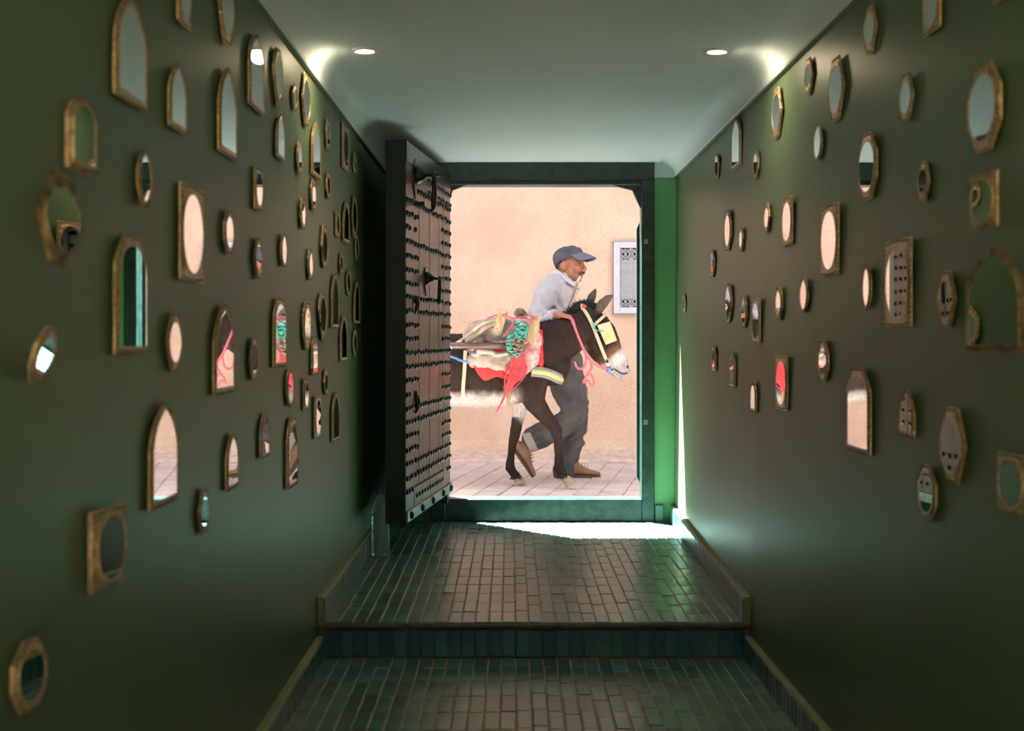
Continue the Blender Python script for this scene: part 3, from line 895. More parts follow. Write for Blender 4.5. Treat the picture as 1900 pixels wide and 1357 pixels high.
LM = [
 ('lancet', (196, -8, 275, 213), 'largest pointed-arch mirror on the left wall, at its upper left, reflecting pale ceiling', {}),
 ('rect', (313, -70, 360, 66), 'left wall mirror cut by the top edge, right of the largest arch', {}),
 ('hex', (398, -50, 434, 82), 'pointed hexagonal mirror cut by the top edge near the left ceiling line', {}),
 ('lancet', (305, 117, 343, 252), 'slim arched mirror right of and below the largest left arch', {}),
 ('lancet', (398, 125, 437, 300), 'tall pointed-arch mirror on the left wall below the cut-off hexagonal one', {}),
 ('round_arch', (112, 183, 166, 327), 'thick gold round-arched mirror on the left wall, below left of the largest arch', {'t': 0.026, 'rimk': 1.15, 'yaw': -6}),
 ('hex', (48, 322, 138, 492), 'dark wide hexagonal mirror on the left wall, below the thick gold arch', {'roll': -8, 'tone': 'brass_dark', 't': 0.024, 'yaw': -8}),
 ('eye', (246, 278, 278, 385), 'small almond-shaped mirror on the left wall beside the big oval-in-rectangle one', {}),
 ('rect', (320, 333, 381, 527), 'largest rectangular left mirror with an oval peach reflection', {}),
 ('oct', (408, 390, 433, 473), 'small octagonal left mirror right of the largest rectangular one', {}),
 ('rect', (462, 305, 490, 396), 'small rectangular left mirror with oval glass, above the pointed six-sided one', {}),
 ('lancet_tall', (454, 64, 489, 217), 'tall arched left mirror near the ceiling line with blue-grey reflection', {}),
 ('hex', (460, 441, 490, 519), 'small six-sided left mirror with peach reflection below the small rectangle', {}),
 ('chamfer', (203, 438, 272, 659), 'large left mirror with clipped top corners reflecting the dark door frame', {}),
 ('oct', (20, 603, 90, 711), 'left-edge octagonal mirror reflecting bright white and teal light', {'yaw': 1.6, 'pitch': 17, 't': 0.02}),
 ('hex', (297, 580, 339, 691), 'hexagonal left mirror right of the clipped-corner one, peach reflection', {}),
 ('lancet', (386, 563, 435, 735), 'pointed-arch left mirror filled with a peach reflection, at mid height', {}),
 ('hex', (452, 626, 481, 707), 'small hexagonal left mirror right of the peach pointed arch', {}),
 ('lancet', (268, 745, 328, 951), 'lowest large arched left mirror reflecting pale paving over teal', {}),
 ('lancet', (413, 803, 440, 913), 'slim arched left mirror low on the wall, right of the paving-reflecting arch', {}),
 ('hex', (355, 907, 391, 991), 'lowest small hexagonal left mirror, below the slim low arch', {}),
 ('rect', (142, 928, 230, 1112), 'thick rectangular left mirror with grey oval glass, low on the wall', {'t': 0.034, 'yaw': -6}),
 ('oct', (3, 1188, 77, 1322), 'bottom left corner mirror, long and eight-sided with scratched glass', {'roll': -6, 't': 0.022, 'yaw': -6}),
 ('drop', (501, 91, 523, 209), 'drop-shaped left mirror tapering downward near the ceiling line', {}),
 ('oct', (533, 157, 554, 205), 'tiny octagonal left mirror touching the oval under the ceiling lamp glow', {}),
 ('hex', (553, 137, 576, 233), 'left mirror in the bright lamp glow just under the ceiling line', {}),
 ('lancet', (507, 212, 527, 302), 'small pointed-arch left mirror below the drop-shaped one', {}),
 ('oct', (545, 264, 560, 322), 'small octagonal left mirror beside the shiny gold arch', {}),
 ('lancet', (570, 226, 596, 338), 'shiny gold pointed-arch left mirror inside the lamp glow', {}),
 ('hex', (598, 220, 613, 279), 'small hexagonal left mirror right of the shiny gold arch', {}),
 ('rect', (629, 224, 648, 323), 'narrow dark rectangular left mirror nearest the ceiling line by the door', {}),
 ('eye', (649, 281, 662, 322), 'tiny almond-shaped gold left mirror, uppermost one beside the door shadow', {}),
 ('oct', (571, 333, 586, 391), 'small octagonal left mirror directly below the shiny gold arch', {}),
 ('oct', (600, 320, 613, 369), 'small dark-glass octagonal left mirror right of the one under the gold arch', {}),
 ('oct', (550, 369, 568, 426), 'small octagonal left mirror with white reflection below left of the gold arch', {}),
 ('rect', (617, 390, 631, 443), 'leftmost of three narrow gold left mirrors hung side by side', {}),
 ('lancet', (632, 373, 647, 454), 'middle of three narrow gold left mirrors hung side by side', {}),
 ('hex', (646, 365, 664, 441), 'rightmost of three narrow gold left mirrors hung side by side', {}),
 ('eye', (655, 435, 664, 484), 'thin gold sliver mirror below the three side-by-side left mirrors', {}),
 ('oval', (514, 433, 532, 496), 'pale oval left mirror with white reflection, alone in mid wall', {}),
 ('hex', (589, 419, 609, 498), 'larger hexagonal left mirror reflecting red and dark, at mid height', {}),
 ('oct', (567, 462, 579, 520), 'narrow octagonal left mirror left of the red-reflecting hexagon', {}),
 ('hex', (623, 468, 638, 510), 'tiny hexagonal left mirror just above a tall dark arch', {}),
 ('lancet', (611, 507, 627, 610), 'tall dark pointed-arch left mirror right of the gold drop', {}),
 ('eye', (638, 499, 650, 550), 'tiny narrow gold mirror between two tall dark left arches', {}),
 ('lancet', (651, 521, 668, 602), 'tall dark pointed-arch left mirror nearest the open door', {}),
 ('chamfer', (501, 554, 530, 683), 'left mirror with rounded top reflecting dark brown and a pale scrap', {}),
 ('oct', (557, 561, 576, 650), 'octagonal left mirror reflecting dark brown with a red spot', {}),
 ('drop', (586, 545, 605, 641), 'gold drop-shaped left mirror with dark glass, tapering downward', {}),
 ('round_arch', (574, 624, 588, 697), 'small arched left mirror with red reflection, below the red-spot octagon', {}),
 ('lancet', (626, 583, 644, 671), 'dark pointed-arch left mirror below the tall pair by the door', {}),
 ('eye', (649, 610, 663, 662), 'gold sliver mirror low beside the open door on the left wall', {}),
 ('oval', (526, 685, 543, 756), 'oval left mirror with a peach lower half, below the rounded-top one', {}),
 ('rect', (557, 702, 573, 763), 'small rectangular left mirror between the oval and the pale rectangle', {}),
 ('hex', (596, 686, 608, 734), 'tiny hexagonal left mirror just above the pale brown rectangle', {}),
 ('rect', (573, 732, 600, 820), 'rectangular left mirror reflecting brown with white flecks, low by the door', {}),
 ('lancet', (611, 727, 629, 823), 'lowest dark pointed-arch left mirror beside the door shadow', {}),
 ('lancet', (477, 764, 498, 853), 'narrow pointed left mirror low on the wall, reflecting dark and pale stripes', {}),
 ('chamfer', (527, 776, 551, 910), 'lowest long left mirror with clipped top, reflecting brown and pale paving', {}),
]
RM = [
 ('hex', (1489, 108, 1519, 175), 'small hexagonal right mirror near the ceiling, left of the big pale oval', {}),
 ('hex', (1537, 106, 1574, 223), 'large right mirror with long pale blue oval glass under the ceiling line', {}),
 ('hex', (1427, 163, 1463, 255), 'hexagonal right mirror hanging in the bright lamp glow', {}),
 ('lancet_tall', (1358, 219, 1379, 318), 'slim arched right mirror, half pale and half dark, near the ceiling', {}),
 ('oval', (1325, 286, 1340, 332), 'tiny gold oval right mirror nearest the ceiling corner by the door', {}),
 ('oct', (1396, 278, 1415, 332), 'small copper octagonal right mirror at the edge of the lamp glow', {}),
 ('oval', (1509, 233, 1533, 298), 'round-edged oval right mirror reflecting a dark diagonal', {}),
 ('oct', (1345, 391, 1361, 466), 'narrow octagonal right mirror with peach glass, left of a tiny hexagon', {}),
 ('hex', (1369, 421, 1387, 468), 'tiny hexagonal right mirror beside the narrow peach octagon', {}),
 ('hex', (1416, 377, 1436, 432), 'small golden six-sided right mirror left of the upper oval-in-rectangle', {}),
 ('rect', (1449, 361, 1479, 460), 'rectangular right mirror with a full peach oval', {}),
 ('rect', (1521, 373, 1565, 515), 'large rectangular right mirror reflecting peach above pink bundles', {}),
 ('oct', (1318, 464, 1330, 515), 'tiny narrow right mirror below left of the narrow peach octagon', {}),
 ('hex', (1266, 545, 1276, 583), 'tiny pale mirror alone at the far end of the right wall', {}),
 ('eye', (1344, 526, 1365, 601), 'almond-shaped right mirror reflecting peach with pink rope', {}),
 ('oct', (1376, 548, 1390, 609), 'narrow octagonal right mirror with red reflection, between almond and rectangle', {}),
 ('rect', (1393, 553, 1419, 637), 'small rectangular right mirror reflecting pink and white, at mid height', {}),
 ('oct', (1440, 532, 1456, 594), 'small eight-sided right mirror, pale above and dark below', {}),
 ('eye', (1485, 515, 1505, 581), 'pointed oval right mirror reflecting grey door with two studs', {}),
 ('lancet', (1321, 641, 1333, 691), 'tiny dark pointed right mirror low near the door', {}),
 ('lancet', (1355, 653, 1368, 720), 'narrow dark pointed right mirror with a red glint at its top', {}),
 ('lancet', (1394, 706, 1408, 766), 'lowest tiny pointed right mirror, left of the low rectangle', {}),
 ('rect', (1440, 660, 1466, 763), 'rectangular right mirror low on the wall, dark above pale paving', {}),
 ('oct', (1514, 632, 1549, 708), 'eight-sided right mirror with a blue-grey oval, below mid height', {}),
 ('hex', (1597, 8, 1641, 98), 'hexagonal right mirror at the top, left of the cut-off rectangle', {}),
 ('rect', (1705, -60, 1763, 78), 'large tilted rectangular right mirror cut by the top edge', {'tone': 'brass'}),
 ('hex', (1667, 136, 1705, 225), 'hexagonal right mirror, white above dark, below the cut-off rectangle', {}),
 ('oct', (1796, 119, 1867, 282), 'largest eight-sided right mirror, high near the right edge', {'t': 0.024}),
 ('oct', (1590, 248, 1638, 371), 'eight-sided right mirror reflecting door studs with a dark bar', {}),
 ('hex', (1698, 300, 1739, 374), 'small hexagonal right mirror with pinkish white reflection', {'roll': -6}),
 ('rect', (1805, 311, 1869, 431), 'rectangular right mirror with a dark green oval glass', {'t': 0.022, 'yaw': 7}),
 ('lancet', (1845, -110, 1872, 9), 'right mirror whose lower tip only shows at the top edge', {}),
 ('eye', (1602, 490, 1623, 577), 'thin pointed oval right mirror with white and pink reflection', {}),
 ('rect', (1641, 438, 1701, 607), 'large rectangular right mirror with long oval reflecting six door studs', {}),
 ('hex', (1733, 503, 1791, 608), 'hexagonal right mirror reflecting grey with a few studs', {}),
 ('lancet', (1826, 457, 1912, 657), 'largest pointed-arch right mirror at the right edge, reflecting green wall', {'yaw': 10, 't': 0.02, 'tone': 'brass_dark'}),
 ('chamfer', (1570, 683, 1625, 848), 'right mirror with clipped top reflecting rows of door studs', {}),
 ('lancet', (1667, 723, 1708, 815), 'small pointed-arch right mirror with teal reflection low on the wall', {}),
 ('hex', (1731, 756, 1817, 896), 'big hexagonal right mirror reflecting white step light over green', {'t': 0.024}),
 ('oct', (1702, 863, 1748, 966), 'lowest eight-sided right mirror reflecting teal tiles', {}),
 ('rect', (1856, 836, 1925, 965), 'right-edge rectangular mirror low on the wall with green oval glass', {'t': 0.022, 'yaw': 6}),
]
for sh, bx_, lab, kw in LM: hang('L', sh, bx_, lab, **kw)
for sh, bx_, lab, kw in RM: hang('R', sh, bx_, lab, **kw)

# ------------------------------------------------------------------ the donkey
DY = 8.66                                   # depth of the donkey's middle
def D(px, py, dy=0.0): return at(px, py, DY) + Vector((0, dy, 0))
DK = DY / F                                 # metres per photo pixel at that depth
db = MB()
def dtube(rows, ref=(0, 1, 0), n=18):       # rows: px, py, dy, half height px, half width m
    db.tube([D(a, b, c) for a, b, c, _, _ in rows], [(h*DK, w) for _, _, _, h, w in rows], n=n, ref=ref)
# trunk
dtube([(688, 664, 0, 22, .09), (702, 667, 0, 44, .15), (735, 673, 0, 57, .19), (785, 681, 0, 64, .205), (840, 687, 0, 68, .225), (890, 688, 0, 70, .225), (940, 684, 0, 69, .205), (980, 676, 0, 67, .175), (1010, 674, 0, 56, .145), (1028, 682, 0, 38, .11)], n=24)
# neck and head
dtube([(965, 664, 0, 58, .14), (1000, 650, 0, 51, .115), (1032, 635, 0, 43, .095), (1058, 621, 0, 37, .08), (1079, 605, 0, 32, .072)], n=20)
dtube([(1086, 588, 0, 25, .066), (1098, 606, 0, 34, .078), (1112, 626, 0, 35, .078), (1126, 647, 0, 29, .064), (1138, 664, 0, 22, .05), (1150, 679, 0, 18, .048), (1157, 688, 0, 13, .044)], n=20)
dtube([(1098, 640, 0, 16, .055), (1112, 658, 0, 16, .05), (1130, 677, 0, 12, .04), (1142, 692, 0, 9, .034), (1147, 699, 0, 6, .028)], n=14)     # lower jaw
for s in (-1, 1):
    dtube([(1104, 632, s*.05, 20, .03), (1112, 640, s*.052, 16, .025)], n=12)           # cheek
    dtube([(1112, 606, s*.062, 7, .02), (1122, 614, s*.06, 6, .018)], n=10)             # brow
    dtube([(1158, 676, s*.026, 7, .018), (1164, 684, s*.024, 6, .016)], n=10)           # nostril rim
# ears
dtube([(1106, 584, -.045, 6, .020), (1109, 577, -.055, 9, .020), (1117, 564, -.075, 10.5, .016), (1127, 554, -.09, 8, .012), (1134, 549, -.098, 3, .008)], n=12)
dtube([(1092, 572, .045, 6, .020), (1095, 561, .06, 8.5, .020), (1100, 549, .075, 8.5, .016), (1105, 540, .085, 5.5, .012), (1107, 535.5, .09, 2.5, .008)], n=12)
# fore legs
def leg(rows, n=14): dtube(rows, ref=(0, 1, 0), n=n)
leg([(985, 690, -.10, 40, .07), (984, 720, -.11, 32, .062), (993, 748, -.11, 20, .05), (1010, 770, -.11, 15, .04), (1025, 787, -.11, 12, .034), (1031, 798, -.11, 11.5, .034), (1034, 812, -.11, 9, .026), (1035.5, 840, -.11, 8.2, .022), (1036, 856, -.11, 9.5, .026), (1036.5, 866, -.11, 10.5, .028), (1041, 876, -.11, 9, .026), (1046, 883, -.11, 9, .027)])
leg([(965, 705, .10, 34, .06), (962, 738, .11, 22, .05), (964, 764, .11, 14, .042), (959, 790, .11, 11, .036), (955, 812, .11, 10.5, .034), (951, 826, .11, 8.2, .027), (948.5, 848, .11, 7.2, .023), (946.5, 862, .11, 8.5, .026), (946.5, 872, .11, 10, .029), (952, 880, .11, 8.5, .026), (959, 888, .11, 9, .028)])
# hind legs
leg([(738, 690, -.10, 46, .08), (744, 725, -.115, 34, .07), (738, 757, -.115, 20, .05), (722, 783, -.115, 13, .036), (712, 803, -.115, 12, .032), (716, 822, -.115, 9, .026), (722, 846, -.115, 8, .023), (726, 862, -.115, 9, .026), (727, 872, -.115, 10.5, .028), (734, 882, -.115, 9, .026), (740, 889, -.115, 9, .028)])
leg([(730, 690, .10, 46, .08), (722, 725, .115, 34, .07), (705, 757, .115, 20, .05), (684, 781, .115, 13, .036), (672, 800, .115, 12, .032), (668, 822, .115, 9, .026), (666, 846, .115, 8, .023), (665, 862, .115, 9, .026), (666, 871, .115, 10.5, .028), (673, 881, .115, 9, .026), (679, 888, .115, 9, .028)])
me = remesh(db, 'body', 0.0085, 7, 0.5, disp=lambda p: 0.0016*noise.noise(p*26))
BROWN = (0.020, 0.0125, 0.0105); DARK = (0.018, 0.012, 0.010); WHITE = (0.50, 0.46, 0.42); RUST = (0.16, 0.07, 0.035)
def pxl(p): return CX + p.x/p.y*F, CY - (p.z-EYE)/p.y*F
def coat(p):
    k = DK; u = p.x/k + CX; v = CY - (p.z-EYE)/k           # flat side-view coordinates on the animal
    n = noise.noise(p*9)*6 + noise.noise(p*30)*3
    c = mix(BROWN, (0.038, 0.023, 0.018), 0.5+0.5*noise.noise(p*5))
    if 690 < u < 985 and 690 < v < 775:                           # pale belly
        c = mix(c, WHITE, sstep(718, 742, v + n + 10*sstep(940, 985, u))*(1-sstep(945, 975, u)*(1 if p.y < DY else 0)))
    if u > 935 and p.y > DY+0.03 and 735 < v < 805 and u < 1000: c = mix(c, WHITE, (1-sstep(768, 792, v+n+(965-u)*.6)))     # inside of far fore leg
    if u > 1075:                                            # pale muzzle
        d = (u-1130)*0.62 + (v-660)*0.78 + n*.5
        c = mix(c, RUST, sstep(-18, 0, d)*0.8); c = mix(c, (0.52, 0.48, 0.46), sstep(0, 10, d)); c = mix(c, (0.30, 0.27, 0.26), sstep(14, 30, d))
    if 985 < u < 1090 and 640 < v < 700 and u > 1040: c = mix(c, (0.26, 0.20, 0.17), 0.35*sstep(1070, 1085, u+n*.6))
    if v > 838: c = mix(c, DARK, 0.75)
    if 1106 < u < 1132 and 551 < v < 578 and p.y < DY-.04: c = mix(c, (0.10, 0.07, 0.06), .6)
    if u > 1085 and v < 584: c = mix(c, (0.10, 0.075, 0.065), 0.5*(1-sstep(548, 580, v)) + 0.15)
    return c
paint(me, coat)
M['coat'] = mat('donkey_coat', (0, 0, 0), 0.62, attr=True, var=0.25, vscale=60.0, bump=0.35, bscale=110.0, stretch=(1, 1, 0.35), spec=0.12)
dk = empty('donkey', (D(880, 905).x, DY, ZS)); tag(dk, 'dark brown donkey with white belly and pale muzzle, walking past the doorway', 'donkey')
link('body', me, M['coat'], dk)
# hooves
M['hoof'] = mat('horn_hoof', (0.36, 0.27, 0.20), 0.6, var=0.25, vscale=25.0, stretch=(1, 1, 4))
def hoof(px, py, dy, tilt, drop):
    mb = MB(); m = Matrix.Rotation(tilt, 4, 'Y'); vs = []; n = 16
    for (z, rx, ry, ox) in ((0.0, .030, .030, -.004), (-.022, .036, .035, .004), (-drop, .044, .040, .012)):
        for j in range(n):
            a = 2*math.pi*j/n; x = rx*math.cos(a); x = x if x > 0 else x*.8
            vs.append(m @ Vector((x+ox, ry*math.sin(a), z)) + D(px, py, dy))
    fs = [(i*n+j, i*n+(j+1) % n, (i+1)*n+(j+1) % n, (i+1)*n+j) for i in range(2) for j in range(n)] + [tuple(range(n)), tuple(2*n+j for j in range(n))[::-1]]
    mb.add(vs, fs).build('hoof', M['hoof'], dk, smooth=True)
hoof(1045, 882, -.11, -0.50, 0.070)
hoof(961, 888, .11, -0.02, 0.048)
hoof(742, 889.5, -.115, 0.0, 0.048)
hoof(681, 889.5, .115, 0.0, 0.048)
# dark tufts above the fore hooves
M['dark_hair'] = mat('black_hair', (0.012, 0.010, 0.010), 0.7, bump=0.5, bscale=120.0, stretch=(1, 1, .3))
def tuft(name, pts, n, ln, r, spread, seed, parent, mt):
    rr = random.Random(seed); mb = MB()
    for i in range(n):
        p, d = pts(rr); d = d.normalized()
        q = p + d*ln*rr.uniform(.6, 1.15) + Vector((rr.uniform(-1, 1), rr.uniform(-1, 1), rr.uniform(-1, 1)))*spread
        m_ = (p+q)/2 + Vector((rr.uniform(-1, 1), rr.uniform(-1, 1), rr.uniform(-1, 1)))*spread*.5
        mb.tube([p, m_, q], [r, r*.8, r*.15], n=5, rnd=False)
    return mb.build(name, mt, parent, smooth=True)
for px, py, dy in ((958, 886, .11), (1042, 878, -.11)):
    tuft('fetlock_hair', lambda q, a=px, b=py, c=dy: (D(a, b, c) + Vector((math.cos(t_ := q.uniform(0, 6.28))*.028, math.sin(t_)*.028, 0)), Vector((math.cos(t_)*.6, math.sin(t_)*.6, -1))), 70, .03, .004, .005, int(px), dk, M['dark_hair'])
# mane along the crest, with a forelock between the ears
crest = [(1004, 608), (1014, 604), (1024, 600), (1036, 595), (1048, 589), (1058, 581), (1068, 573), (1078, 566), (1088, 563), (1096, 566), (1103, 573)]
cl_ = spline([D(a, b+7) for a, b in crest], 6)
def mane_pt(q):
    i = q.randrange(len(cl_)-1); t = cl_[i+1]-cl_[i]; up = Vector((-t.z, 0, t.x)); k = i/len(cl_)
    if 0.26 < k < 0.50 and q.random() < .8: i = q.choice((q.randrange(0, len(cl_)//4), q.randrange(len(cl_)//2, len(cl_)-1))); t = cl_[i+1]-cl_[i]; up = Vector((-t.z, 0, t.x))   # parted under the hand
    return cl_[i] + Vector((0, q.uniform(-.018, .018), q.uniform(-.02, .0))), up.normalized()*1.0 + t.normalized()*q.uniform(-.5, .2) + Vector((0, q.uniform(-.5, .3), 0))
tuft('mane', mane_pt, 900, .060, .0065, .010, 3, dk, M['dark_hair'])
# tail and eyes
tl = MB().tube([D(690, 655), D(681, 680), D(678, 715), D(680, 750)], [.03, .026, .022, .016], n=10).build('tail', M['coat_dark'] if 'coat_dark' in M else M['dark_hair'], dk, smooth=True)
tuft('tail_switch', lambda q: (D(679.5, q.uniform(735, 765)) + Vector((q.uniform(-.012, .012), q.uniform(-.012, .012), 0)), Vector((q.uniform(-.2, .2), q.uniform(-.2, .2), -1))), 120, .20, .005, .02, 8, dk, M['dark_hair'])
M['eye'] = mat('dark_wet_eye', (0.01, 0.008, 0.008), 0.08)
for s in (-1, 1): MB().ball(D(1117, 617, s*.068), (.017, .012, .015)).build('eye', M['eye'], dk, smooth=True)
for s in (-1, 1): MB().ball(D(1163, 681, s*.036), (.009, .006, .012)).build('nostril', M['eye'], dk, smooth=True)

MB().tube(spline([D(1163, 692, -.038), D(1155, 694, -.043), D(1146, 690, -.042), D(1138, 684, -.045)], 4), .0035, n=6).build('mouth_line', M['eye'], dk)
# ------------------------------------------------------------------ harness: bridle, lead rope, breast strap
M['cream_strap'] = mat('cream_webbing', (0.50, 0.42, 0.28), 0.7, var=0.2, vscale=25.0, bump=0.3, bscale=90.0)
M['yellow_pad'] = mat('stained_yellow_canvas', (0.56, 0.47, 0.31), 0.75, col2=(0.52, 0.36, 0.10), vscale=14.0, bump=0.3, bscale=80.0)
M['pink_rope'] = mat('pink_rope', (0.62, 0.14, 0.17), 0.75, var=0.25, vscale=70.0, bump=0.6, bscale=160.0)
M['red_rope'] = mat('red_twine', (0.62, 0.05, 0.06), 0.75, var=0.3, vscale=60.0, bump=0.5, bscale=150.0)
M['teal_rope'] = mat('teal_rope', (0.06, 0.36, 0.28), 0.7, var=0.35, vscale=60.0, bump=0.6, bscale=150.0)
M['blue'] = mat('blue_cord', (0.08, 0.22, 0.62), 0.6, var=0.2, vscale=40.0)
def strap(name, pts, hw, th, mt, parent, ref=(0, 1, 0)):
    """flat band: hw half width across, th thickness towards the viewer"""
    return MB().tube(spline(pts, 5), [(hw, th)]*((len(pts)-1)*5+1), n=8, ref=ref, rnd=False).build(name, mt, parent, smooth=False)
br_ = empty('bridle', D(1120, 690)); tag(br_, 'cream webbing bridle with a yellow blinker on the donkey head', 'bridle')
strap('cheek_strap', [D(1079, 571, -.058), D(1088, 584, -.085), D(1098, 604, -.093), D(1108, 630, -.094), D(1116, 650, -.082), D(1124, 669, -.066)], .011, .004, M['cream_strap'], br_)
strap('brow_band', [D(1099, 605, -.096), D(1108, 597, -.092), D(1117, 589, -.078), D(1123, 584, -.055)], .010, .004, M['cream_strap'], br_)
strap('crown_strap', [D(1079, 571, -.058), D(1080, 562, 0), D(1079, 571, .058)], .010, .005, M['cream_strap'], br_, ref=(0, 0, 1))
strap('far_cheek_strap', [D(1079, 571, .058), D(1098, 604, .093), D(1116, 650, .082), D(1124, 669, .066)], .011, .004, M['cream_strap'], br_)
mb = MB(); Q = [D(1106, 604, -.110), D(1130, 597, -.098), D(1143, 632, -.086), D(1122, 640, -.098)]
g = 6; vs = []
for i in range(g+1):
    for j in range(g+1):
        u, v = i/g, j/g; p = (Q[0]*(1-u)+Q[1]*u)*(1-v) + (Q[3]*(1-u)+Q[2]*u)*v
        vs.append(p + Vector((0, -0.014*math.sin(math.pi*u)*math.sin(math.pi*v), 0)))
n = (g+1)**2; vs += [p + Vector((0, .007, 0)) for p in vs]
fs = []
for i in range(g):
    for j in range(g):
        a = i*(g+1)+j; q = (a, a+1, a+g+2, a+g+1); fs += [q, tuple(n+k for k in q[::-1])]
rimi = [i*(g+1) for i in range(g+1)] + [g*(g+1)+j for j in range(1, g+1)] + [i*(g+1)+g for i in range(g-1, -1, -1)] + [j for j in range(g-1, 0, -1)]
for a, b in zip(rimi, rimi[1:]+rimi[:1]): fs.append((a, b, n+b, n+a))
mb.add(vs, fs).build('blinker', M['yellow_pad'], br_)
MB().tube(spline([D(1124, 668, -.066), D(1127, 676, -.062), D(1130, 684, -.055)], 4), .008, n=8).build('bit_cheek', M['iron'], br_, smooth=True)
MB().ball(D(1126, 676, -.062), (.020, .010, .018)).build('bit_pad', M['yellow_pad'], br_, smooth=True)
MB().ball(D(1128, 686, -.056), (.018, .012, .022)).build('bit_bead', M['blue'], br_, smooth=True)
MB().tube(spline([D(1098, 603, -.100), D(1103, 600, -.106), D(1099, 609, -.104), D(1108, 614, -.11), D(1118, 615, -.112)], 4), .004, n=6).build('tie_cord', M['teal_rope'], br_)
MB().ball(D(1083, 569, -.062), (.016, .012, .012)).build('crown_knot', M['red_rope'], br_, smooth=True)
MB().tube([D(1130, 684, -.05), D(1146, 691, 0), D(1130, 684, .05)], .006, n=8).build('bit_bar', M['iron'], br_)

lr = empty('lead_rope', D(1100, 690)); tag(lr, 'pink lead rope looping from the hand to the donkey bridle', 'rope')
MB().tube(spline([D(1052, 587, -.03), D(1060, 593, -.11), D(1066, 611, -.115), D(1075, 634, -.115), D(1085, 655, -.11), D(1097, 672, -.10), D(1112, 681, -.085), D(1124, 684, -.07)], 8), .0085, n=8).build('rope', M['pink_rope'], lr, smooth=True)
MB().tube(spline([D(1085, 655, -.11), D(1086, 668, -.10), D(1080, 683, -.10), D(1070, 682, -.10), D(1065, 672, -.10)], 7), .008, n=8).build('rope_loop', M['pink_rope'], lr, smooth=True)
MB().tube(spline([D(1095, 670, -.10), D(1096, 682, -.10), D(1092, 690, -.10), D(1098, 700, -.10), D(1100, 710, -.10), D(1095, 716, -.10), D(1090, 706, -.10), D(1081, 709, -.10), D(1085, 700, -.10), D(1093, 690, -.10)], 6), .008, n=8).build('rope_knot', M['pink_rope'], lr, smooth=True)

bs = empty('breast_strap', D(1025, 700)); tag(bs, 'grey breast strap with a yellow-green stripe across the donkey chest', 'harness strap')
pth = [D(985, 688, -.215), D(1005, 690, -.185), D(1022, 695, -.15), D(1036, 702, -.10), D(1044, 705, -.03), D(1044, 705, .05), D(1036, 700, .12), D(1005, 690, .19)]
strap('band', pth, .034, .007, mat('grey_webbing', (0.20, 0.19, 0.19), 0.7, var=0.15, vscale=30.0), bs, ref=(0, -1, 0.0))
strap('stripe', [p + Vector((.002, -.006, 0)) for p in pth], .016, .006, mat('yellow_green_stripe', (0.36, 0.40, 0.16), 0.6), bs, ref=(0, -1, 0.0))

# ------------------------------------------------------------------ pack saddle load
M['sack'] = mat('dusty_sackcloth', (0.36, 0.265, 0.22), 0.85, var=0.32, vscale=16.0, bump=0.5, bscale=45.0)
M['pink_cloth'] = mat('pink_checked_cloth', (0.56, 0.20, 0.21), 0.8, col2=(0.58, 0.42, 0.40), vscale=30.0, bump=0.4, bscale=50.0)
M['red_cloth'] = mat('bright_red_cloth', (0.66, 0.035, 0.035), 0.75, var=0.2, vscale=12.0, bump=0.4, bscale=40.0)
M['wood'] = mat('raw_pale_wood', (0.56, 0.42, 0.26), 0.7, col2=(0.42, 0.26, 0.11), vscale=6.0, stretch=(9, 9, 1.5), bump=0.3, bscale=20.0)
M['shaft'] = mat('worn_metal_pipe', (0.20, 0.15, 0.15), 0.42, metal=0.5, col2=(0.16, 0.075, 0.055), vscale=9.0, stretch=(.6, 3, 3))
pk = empty('pack_saddle', D(935, 690)); tag(pk, 'padded pack saddle of sacks, blankets and rope on the donkey back', 'pack saddle')
def blanket(name, u0, u1, a0, a1, off, mt, wav, seed, nu=40, na=36):
    """cloth wrapped round the trunk between side-view columns u0..u1, angles from the top"""
    tr = [(840, 687, 68, .225), (890, 688, 70, .225), (940, 684, 69, .205), (980, 676, 67, .175), (1010, 674, 58, .15)]
    vs = []; fs = []
    for i in range(nu+1):
        u = u0 + (u1-u0)*i/nu
        cy = lerp_tab(u, [(t[0], t[1]) for t in tr]); hh = lerp_tab(u, [(t[0], t[2]) for t in tr]); hw = lerp_tab(u, [(t[0], t[3]) for t in tr])
        for j in range(na+1):
            t = j/na; e = wav*noise.noise(Vector((u*.045, seed, 0))) + .34*abs(2*(u-u0)/(u1-u0)-1)**5
            a = (a0 + e) + ((a1 + (-e if a0 < 0 else e)) - (a0 + e))*t
            f = off + .010*noise.noise(Vector((u*.06, a*3, seed))) + .006*noise.noise(Vector((u*.15, a*8, seed)))
            c = D(u, cy); vs.append(c + Vector((0, math.sin(a)*(hw+f), math.cos(a)*(hh*DK+f))))
    for i in range(nu):
        for j in range(na):
            a = i*(na+1)+j; fs.append((a, a+na+2-1, a+na+2, a+1))
    o = MB().add(vs, fs).build(name, mt, pk, smooth=True)
    s = o.modifiers.new('thick', 'SOLIDIFY'); s.thickness = 0.012; s.offset = 1.0
    return o
blanket('red_blanket', 878, 1006, -1.78, 1.78, .016, M['red_cloth'], .16, 3)
blanket('checked_blanket', 960, 1000, -1.62, 1.62, .036, M['pink_cloth'], .14, 7)
def lumps(name, items, mt, vox=0.011, amp=.011, fr=15):
    mb = MB()
    for (px, py, dy, rx, ry, rz, rot) in items: mb.ball(D(px, py, dy), (rx, ry, rz), m=Matrix.Rotation(rot, 4, 'Y'), u=16, v=10)
    return link(name, remesh(mb, name, vox, 5, .5, disp=lambda p: amp*noise.noise(p*fr) + amp*.6*noise.noise(p*fr*2.3)), mt, pk)
